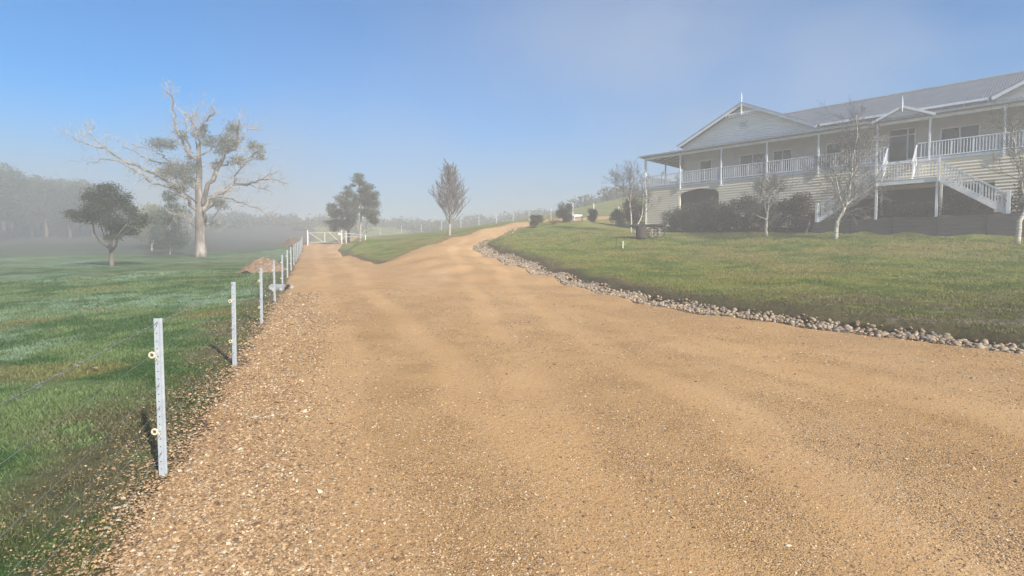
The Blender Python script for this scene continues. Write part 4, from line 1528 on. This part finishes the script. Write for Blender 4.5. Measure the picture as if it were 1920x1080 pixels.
# wooded ridge fading into the fog
tr_x, tr_y, tr_z = [], [], []
fw = []
for k in range(90):
    x_, y_ = rng.uniform(14, 75), rng.uniform(98, 150)
    g = gz(x_, y_)
    h = max(.8, min(rng.uniform(1.8, 3.6), (20.2 - g) / 1.3))
    fw.append((x_, y_, g + h * .45, rng.uniform(1.8, 3.2), rng.uniform(1.8, 3.2), h * .55))
for a in np.arange(-52, 50, .9):
    for k in range(2):
        d = rng.uniform(150, 190)
        x_, y_ = d * math.sin(R(a)), d * math.cos(R(a))
        g = gz(x_, y_)
        h = rng.uniform(1.4, 3.2)
        if g + h * 1.25 > 20.2: h = max(.8, (20.2 - g) / 1.3)
        fw.append((x_, y_, g + h * .5, rng.uniform(2.2, 3.6), rng.uniform(2.2, 3.6), h * .55))
link('distant_woods', leaf_mesh('distant_woods', fw, 60000, .42, (.04, .052, .035), (.10, .12, .07), holes=.4), kind='stuff', label='far wooded ridge almost lost in the fog')

# bare pyramidal tree beside the drive
b = P(843, 443, 50); b.z = gz(b.x, b.y) - .02
t = empty('bare_pear_tree', b, label='leafless pyramid shaped tree beside the upper drive', cat='tree')
rnd = random.Random(3)
m = MB()
m.tube([(0, 0, -.2), (0, 0, .5), (.02, 0, 1.0)], [.16, .12, .11], 8)
tw = MB()
H = 6.6
cen = [Vector((.02, 0, 1.0)), Vector((.05, .02, 2.2)), Vector((0, 0, 3.6)), Vector((.05, 0, 5.0)), Vector((.15, 0, 6.4))]
m.tube(cen, [.10, .08, .055, .03, .01], 6)
for k in range(60):
    f = (k / 59) ** 1.1
    z = 1.0 + f * 4.2
    a = k * 2.399
    p = cen[0].lerp(cen[-1], (z - 1.0) / 5.4)
    out = .92 - .55 * f
    L = (2.5 - 1.35 * f) * rnd.uniform(.85, 1.1)
    d = Vector((math.cos(a) * out, math.sin(a) * out, .85))
    grow(tw, p, d, L, .034 - .02 * f, 2, rnd, .50, .26, 6, 5, .08, .011, .5, start=.2)
m.build('trunk', M_palebark, t, True)
tw.build('branches', M_twig, t)


def birch(px, py, d, trunks, label, twlen, n, seed, tscale=1.0, group='birch trees in front of the house'):
    """trunks: list of ([(px,py,ddepth)...], r0, r1)"""
    rnd = random.Random(seed)
    b = P(px, py, d); b.z = gz(b.x, b.y) - .02
    t = empty('birch_tree', b, label=label, cat='tree', group=group)
    m, tw = MB(), MB()
    for pp, r0, r1 in trunks:
        q = [P(a, c, d + e) - b for a, c, e in pp]
        if abs(pp[0][1] - py) < 4: q[0] = Vector((q[0].x, q[0].y, -.2))
        qq, rr = [], []
        for i in range(len(q) - 1):
            for j in range(3):
                s_ = j / 3
                qq.append(q[i].lerp(q[i + 1], s_) + (Vector((rnd.gauss(0, .015), rnd.gauss(0, .02), 0)) if i + j else Vector()))
                rr.append(r0 + (r1 - r0) * ((i + s_) / (len(q) - 1)))
        qq.append(q[-1]); rr.append(r1)
        m.tube(qq, rr, 8)
        for k in range(int(1.5 * n * (1 if r0 < .09 else .6))):
            i = rnd.randrange(len(qq) // 3, len(qq) - 1)
            dirv = (qq[i + 1] - qq[i]).normalized() * .6 + Vector((rnd.gauss(0, .7), rnd.gauss(0, .7), rnd.gauss(.25, .35)))
            grow(tw, qq[i], dirv, rnd.uniform(.5, 1.15) * twlen, min(.02, rr[i] * .5), 2, rnd, .62, .10, 5, 5, .16, .0062, .6)
    m.build('trunk', M_birch, t, True)
    tw.build('branches', M_twig, t)
    return t


birch(1437, 445, 37.5, [([(1437, 445, 0), (1437, 420, 0), (1439, 398, 0)], .10, .065), ([(1439, 400, 0), (1442, 375, .2), (1441, 345, .3), (1440, 318, .2)], .05, .015), ([(1438, 402, 0), (1434, 385, -.3), (1434, 365, -.5)], .04, .012),
                       ([(1438, 412, 0), (1420, 404, -.4), (1408, 398, -.6)], .025, .008), ([(1440, 395, 0), (1452, 372, .3), (1462, 350, .5)], .03, .01)],
      'slender white birch in front of the clipped shrubs, nearest the garden steps on their left', 1.3, 10, 31)
birch(1565, 444, 33.8, [([(1566, 444, 0), (1571, 415, 0), (1584, 388, 0)], .13, .09), ([(1584, 388, 0), (1592, 365, 0), (1596, 335, .2), (1598, 300, .2), (1608, 255, .2), (1606, 215, .2)], .07, .015), ([(1582, 392, 0), (1573, 365, -.4), (1567, 330, -.6), (1562, 300, -.6)], .05, .014),
                       ([(1596, 335, .2), (1612, 300, .5), (1622, 270, .7)], .035, .01), ([(1584, 388, 0), (1600, 372, .5), (1625, 345, 1.0)], .035, .01)],
      'tallest white birch, leaning, in front of the left stair flight', 1.7, 17, 32)
birch(1909, 441, 28.5, [([(1909, 441, 0), (1911, 415, 0), (1925, 390, 0), (1930, 350, .2), (1935, 290, .3)], .13, .05), ([(1925, 385, 0), (1915, 340, -.4), (1905, 290, -.5), (1900, 240, -.5)], .05, .012), ([(1928, 360, 0), (1950, 300, .4), (1955, 240, .4)], .05, .012)],
      'white birch with a curved trunk right of the right stair flight', 1.6, 11, 33)
birch(1184, 432, 43.5, [([(1184, 432, 0), (1183, 405, 0), (1181, 380, 0), (1184, 355, 0), (1182, 330, 0)], .06, .02), ([(1189, 431, 0), (1198, 418, 0), (1204, 400, .2), (1206, 370, .2), (1205, 345, .2)], .06, .02), ([(1181, 380, 0), (1172, 360, .3), (1168, 340, .4)], .03, .01)],
      'twin stemmed white birch beside the left corner of the house, behind the cart', 1.5, 15, 34)


# shrubs
def shrub(name, x, y, w, dpt, h, label, c0=(.014, .021, .012), c1=(.075, .088, .055), n=6000, size=.05, seed=0, box=False, group=None, cat='shrub', rz=0.0, z=None):
    rnd = random.Random(seed)
    zb = gz(x, y) if z is None else z
    t = empty(name, (x, y, zb - .03), rz, label=label, cat=cat, group=group)
    cl = []
    if box:
        for i in range(16):
            cl.append((rnd.uniform(-.3, .3) * w, rnd.uniform(-.3, .3) * dpt, h * rnd.uniform(.2, .82), w * .24, dpt * .24, h * .2))
    else:
        for i in range(14):
            cl.append((rnd.uniform(-.36, .36) * w, rnd.uniform(-.32, .32) * dpt, h * rnd.uniform(.12, .8), w * .22, dpt * .24, h * .22))
    m = MB()
    for k in range(5):
        a = k * 1.3
        m.tube([(0, 0, -.1), (.1 * w * math.cos(a), .1 * dpt * math.sin(a), h * .4), (.28 * w * math.cos(a), .28 * dpt * math.sin(a), h * .8)], [.03, .02, .008], 5)
    m.build('stems', M_bark, t)
    link('foliage', leaf_mesh('foliage', cl, n, size, c0, c1, holes=.5, shell=.35), t)
    return t


for k, (w, h, wd) in enumerate(((3.9, 2.35, 2.6), (6.0, 2.45, 2.7), (8.1, 2.1, 2.5), (10.0, 2.3, 2.4), (11.8, 1.9, 2.3), (13.3, 2.5, 2.0))):
    x, y = house_xy(w, -1.55)
    shrub('garden_shrub', x, y, wd, 2.3, h + .25, ['dark rounded shrub in front of the arched opening, left half', 'dark shrub with glossy leaves covering the right half of the arched opening', 'third dark shrub from the left along the house base',
          'fourth dark shrub from the left, behind the slender birch', 'fifth dark shrub from the left along the house base, the lowest', 'brownish dark shrub beside the left stair flight'][k],
          (.010, .016, .010) if k < 5 else (.05, .035, .028), (.085, .10, .065) if k < 5 else (.11, .08, .06), 8500, .055, 60 + k, group='shrubs along the house base', rz=R(-45))
for k, (w, n_, wd, h) in enumerate(((18.6, -.9, 2.4, 1.3), (20.6, -.7, 2.2, 1.2), (22.4, -1.1, 2.3, 1.55), (25.3, -1.9, 2.6, 2.1), (16.3, -.8, 2.2, 1.3))):
    x, y = house_xy(w, n_)
    shrub('under_stair_shrub', x, y, wd, 1.4, h, ['dark low shrub beneath the left end of the stair landing', 'dark low shrub beneath the right end of the stair landing', 'dark shrub beneath the right stair flight', 'large dark shrub at the foot of the right stair flight',
          'dark low shrub beneath the left stair flight'][k], (.008, .012, .008), (.045, .055, .035), 5000, .05, 80 + k, group='shrubs under the stairs', rz=R(-45), z=HZ - .15)
q = P(1184, 418, 53); shrub('tall_hedge', q.x + .2, q.y, 2.2, 2.5, 2.9, 'tall dark hedge behind the left corner of the house', n=7000, size=.07, seed=91, box=True, cat='hedge')
q = P(1158, 414, 56); shrub('garden_shrub', q.x, q.y, 1.5, 1.4, 1.6, 'small dark shrub left of the tall hedge', n=3500, size=.06, seed=92)
q = P(1007, 428, 49); shrub('clipped_bush', q.x, q.y, 1.3, 1.2, 1.15, 'low rounded clipped bush at the bend of the upper drive', (.05, .055, .025), (.13, .13, .07), 5000, .045, 93, True, cat='bush')
q = P(1057, 420, 54); shrub('clipped_bush', q.x, q.y, 1.7, 1.5, 2.05, 'tall square clipped bush, biggest of the three by the upper drive', (.03, .042, .026), (.085, .10, .065), 6500, .05, 94, True, cat='bush')
q = P(1111, 418, 57); shrub('clipped_bush', q.x, q.y, 1.25, 1.2, 1.4, 'mid sized clipped bush nearest the house by the upper drive', (.03, .04, .024), (.085, .095, .06), 4500, .05, 95, True, cat='bush')
q = P(1037, 417, 52)
t = empty('spiky_plant', (q.x, q.y, gz(q.x, q.y)), label='spiky reddish green plant left of the tall square bush', cat='plant')
m = MB(); rnd = random.Random(8)
for k in range(46):
    a, e = rnd.uniform(0, 6.28), rnd.uniform(.35, 1.4)
    d = Vector((math.cos(a) * math.cos(e), math.sin(a) * math.cos(e), math.sin(e)))
    s_ = Vector((-math.sin(a), math.cos(a), 0)) * .025
    L = rnd.uniform(.6, 1.1)
    m.add([-s_, s_, d * L * .6 + s_ * .8, d * L + Vector((0, 0, -.05)), d * L * .6 - s_ * .8], [(0, 1, 2, 3, 4)])
m.build('leaves', noisy('spiky_leaf', (.12, .10, .05), (.28, .17, .10), 5), t)


# ---------------------------------------------------------------- gate across the track
gp = P(640, 458, 60.0)
gl = P(578, 458, 60.0)
zg = max(gz(gp.x, 60), gz(gl.x, 60)) + .05
gate = empty('farm_gate', (gl.x, 60, zg), label='white metal double farm gate closing the far end of the road', cat='gate')
W = gp.x - gl.x
for s in (0, 1):
    m = MB()
    x0, x1 = s * W / 2 + .03, (s + 1) * W / 2 - .03
    for z in (.12, 1.12):
        m.tube([(x0, 0, z), (x1, 0, z)], .017, 6)
    for x in (x0, x1):
        m.tube([(x, 0, .12), (x, 0, 1.12)], .017, 6)
    m.tube([(x0 + (.1 if s == 0 else .5), 0, 1.12), (x1 - .15, 0, .14)], .02, 6)
    lf = m.build('gate_leaf', M_white, gate)
    m = MB()
    for z in (.35, .55, .75, .93): m.tube([(x0, .0, z), (x1, 0, z)], .006, 4)
    m.build('gate_mesh', M_wire, lf)
for x in (-.06, W + .06):
    m = MB(); m.tube([(x, 0, -.4), (x, 0, 1.38)], .055, 8); m.build('gate_post', M_white, gate)
m = MB(); m.box(W - .3, W - .06, -.04, -.02, .88, 1.08); m.build('gate_sign', M_white, gate)

rf = empty('rail_fence', (gp.x + .2, 60.3, zg), label='short white rail fence running from gate post to the leafy tree', cat='fence')
m = MB(); m.tube([(0, 0, 1.05), (1.2, -.4, 1.0), (2.7, -1.2, .78)], .035, 6); m.tube([(0, 0, .72), (1.2, -.4, .7), (2.1, -.8, .6)], .025, 6); m.build('rail', M_white, rf)
for (x, y, h) in ((.25, -.05, 1.3), (2.6, -1.15, .85)):
    m = MB(); m.tube([(x, y, -.3), (x, y, h)], .045, 6); m.build('post', M_white, rf)

# fence over the rise beyond the drive
hp = [(676, 446, 101), (713, 441, 97), (753, 438, 93), (790, 435, 90), (828, 431, 87), (864, 427, 84), (898, 423, 81), (931, 419, 78.5), (962, 415, 76.5), (992, 413, 74.5), (1033, 409, 72), (1074, 405, 68), (1113, 402, 66), (1160, 398, 65)]
q0 = P(*hp[0]); q0.z = gz(q0.x, q0.y)
hf = empty('paddock_fence', q0, label='white post and wire fence on the rise behind the upper drive', cat='fence')
tp = []
for i, h_ in enumerate(hp):
    q = P(*h_); q.z = gz(q.x, q.y)
    hh = 1.3 if i < 11 else 1.75
    r = .030 if i < 11 else .055
    m = MB(); c = q - q0
    m.tube([(c.x, c.y, -.3 + c.z), (c.x, c.y, c.z + hh)], r, 6); m.build('post', M_white, hf)
    tp.append(c)
for h in (.4, .8, 1.2):
    m = MB(); m.tube([c + Vector((0, -.05, h)) for c in tp], .006, 4, cap=False); m.build('wire', M_wire, hf)

# white low bench / trough beyond the tall bush
q = P(1084, 416, 57.5); q.z = gz(q.x, q.y)
t = empty('garden_bench', q, R(10), label='small white bench between the tall square bush and the mid sized bush', cat='bench')
m = MB(); m.box(-.5, .5, -.17, .17, .42, .46); m.build('seat', M_white, t)
m = MB(); m.box(-.5, .5, .171, .2, .5, .68); m.build('backrest', M_white, t)
for x in (-.42, .42):
    for y in (-.13, .17):
        m = MB(); m.box(x - .03, x + .03, y - .02, y + .025, 0, .419 if y < 0 else .68); m.build('leg', M_white, t)

# mounds
def mound(x, y, w, h, label, mat, seed, name='dirt_mound'):
    n, k = 40, 16
    V_, F_ = [], []
    rn = random.Random(seed)
    for j in range(k + 1):
        f = j / k
        for i in range(n):
            a = 2 * math.pi * i / n
            rad = w / 2 * (1 - f) ** .9 * (1 + .10 * math.sin(a * 3 + seed) + .06 * math.sin(a * 7 + j))
            px, py = x + rad * math.cos(a), y + rad * .85 * math.sin(a)
            V_.append((px - x, py - y, 0))
    X = np.array(V_)
    rr = np.hypot(X[:, 0], X[:, 1] / .85) / (w / 2)
    g = ground(X[:, 0] + x, X[:, 1] + y)
    g0 = gz(x, y)
    bump = (fbm(X[:, 0] + seed, X[:, 1], 3.5, seed, 4) - .5) * .28 * h + (fbm(X[:, 0], X[:, 1], 14, seed, 2) - .5) * .12 * h
    zz = g - g0 + np.clip(1 - rr ** 1.15, 0, 1) ** 1.0 * h + bump * np.clip((1.05 - rr) * 4, 0, 1) - .03
    for j in range(k):
        for i in range(n):
            F_.append((j * n + i, j * n + (i + 1) % n, (j + 1) * n + (i + 1) % n, (j + 1) * n + i))
    me = np_mesh(name, np.stack([X[:, 0], X[:, 1], zz], -1), np.array(F_), mat, False)
    o = link(name, me, label=label, cat='mound')
    o.location = (x, y, g0)
    return o


q = P(497, 500, 28.5)
mound(q.x - .1, q.y, 2.6, .80, 'brown heap of excavated soil beside the fence posts', M_mound, 4)
q = P(558, 457, 68)
mound(q.x - .6, q.y, 3.6, 1.15, 'dark far soil heap fading in fog left of the gate', M_soil, 9)

# culvert pipe
q = P(527, 519, 19.8)
cz = gz(q.x, q.y)
pipe = empty('culvert_pipe', (q.x, q.y, cz + .02), R(58), label='grey concrete culvert pipe end lying in the ditch behind the fence', cat='pipe')
m = MB(); n = 20
for (r_, s_) in ((.17, 1), (.125, -1)):
    m.tube([(0, -.35, 0), (0, .5, 0)], r_, n, 0, cap=False)
ring = []
for i in range(n):
    a = 2 * math.pi * i / n
m.box(-.02, .02, .46, .5, -.1, .1)
m.build('barrel', M_conc, pipe, True)
m = MB(); m.tube([(0, -.1, 0), (0, -.08, 0)], .122, n); m.build('dark_bore', M_hole, pipe)
for k, (dx, dy, s_) in enumerate(((-.3, -.1, .12), (.32, .05, .15), (.12, -.35, .09), (-.12, .2, .1))):
    x_, y_ = q.x + dx, q.y + dy
    o = link('ditch_rock', scatter_stones('ditch_rock', np.zeros(1), np.zeros(1), np.zeros(1), np.array([s_]), ICO2, M_stone, np.array([[.36, .35, .34]]), .8, .07, True),
             label='grey rock piled around the culvert pipe end', cat='rock', group='rocks round the culvert pipe')
    o.location = (x_, y_, gz(x_, y_) + s_ * .35)

# old cart on the lawn
q = P(1218, 452, 38.0); q.z = gz(q.x, q.y)
cart = empty('old_cart', q, R(-6), label='old dark iron cart with flat tray standing on the lawn left of the shrubs', cat='cart')
m = MB()
m.box(-1.15, 1.0, -.55, .55, .78, .86); m.box(-1.25, -1.151, -.5, .5, .80, .90)
m.bar((-1.15, -.56, .87), (1.0, -.56, .87), .04, .07); m.bar((-1.15, .56, .87), (1.0, .56, .87), .04, .07)
m.build('tray', M_cart, cart)
m = MB(); m.tube([(1.0, 0, .84), (1.2, 0, .86), (1.35, 0, .78)], [.035, .03, .02], 6); m.build('drawbar', M_palebark, cart)
m = MB(); m.tube([(-.62, -.4, .0), (-.62, -.4, .775)], .36, 20); m.build('drum', M_cart, cart)
m = MB(); m.tube([(-.62, -.4, .2), (-.62, -.4, .23)], .368, 20); m.tube([(-.62, -.4, .55), (-.62, -.4, .58)], .368, 20); m.build('drum_hoop', M_cart, cart)
for x_, y_ in ((.12, -.45), (.55, -.45), (.35, .45), (-.5, .45)):
    m = MB()
    pts = [(x_ + .36 * math.cos(a), y_, .37 + .36 * math.sin(a)) for a in [2 * math.pi * k / 20 for k in range(21)]]
    m.tube(pts, .035, 6, cap=False)
    wh = m.build('wheel', M_cart, cart, True)
    m = MB()
    for k in range(8):
        a = math.pi * k / 4
        m.tube([(x_, y_, .37), (x_ + .34 * math.cos(a), y_, .37 + .34 * math.sin(a))], .014, 4)
    m.tube([(x_, y_ - .06, .37), (x_, y_ + .06, .37)], .05, 8)
    m.build('spokes', M_palebark, wh)

# survey stake
q = P(1168, 465, 33.5); q.z = gz(q.x, q.y)
m = MB(); m.bar((0, 0, -.1), (.01, 0, .40), .05, .03, up=(0, 1, 0)); m.bar((.03, 0, .24), (.05, 0, .30), .05, .03, up=(0, 1, 0))
o = m.build('marker_stake', noisy('stake_paint', (.68, .68, .45), (.82, .82, .6), 9), label='short pale yellow marker stake in the lawn before the cart', cat='stake')
o.location = q

# fallen leaves on the paddock
for (px, py, lab) in ((157, 592, 'curled brown leaf on the paddock grass, the farther one'), (176, 693, 'small brown leaf on the paddock grass, the nearer one')):
    for d in np.arange(4, 20, .1):
        a = P(px, py, d)
        if a.z <= gz(a.x, a.y) + .04: break
    m = MB()
    m.add([(-.05, 0, 0), (-.02, -.03, .015), (.03, -.03, .02), (.06, 0, .01), (.03, .03, .03), (-.02, .03, .02), (-.05, 0, -.004), (-.02, -.03, .011), (.03, -.03, .016), (.06, 0, .006), (.03, .03, .026), (-.02, .03, .016)],
          [(0, 1, 2, 3, 4, 5), (11, 10, 9, 8, 7, 6)])
    o = m.build('fallen_leaf', noisy('dead_leaf', (.3, .18, .09), (.45, .3, .17), 20), label=lab, cat='leaf')
    o.location = (a.x, a.y, gz(a.x, a.y) + .03)

# ---------------------------------------------------------------- morning fog: an even volume round the place
m = MB()
m.box(-520, 520, -520, 520, -6, 21.0)
hm = bpy.data.materials.new('fog')
hm.use_nodes = True
ht = hm.node_tree
ht.nodes.clear()
pv = ht.nodes.new('ShaderNodeVolumePrincipled')
pv.inputs['Color'].default_value = (.95, .935, .915, 1)
pv.inputs['Density'].default_value = 0.0059
pv.inputs['Anisotropy'].default_value = 0.1
pv.inputs['Density Attribute'].default_value = ''
mo = ht.nodes.new('ShaderNodeOutputMaterial')
ht.links.new(pv.outputs[0], mo.inputs['Volume'])
m.build('haze', hm, kind='stuff')
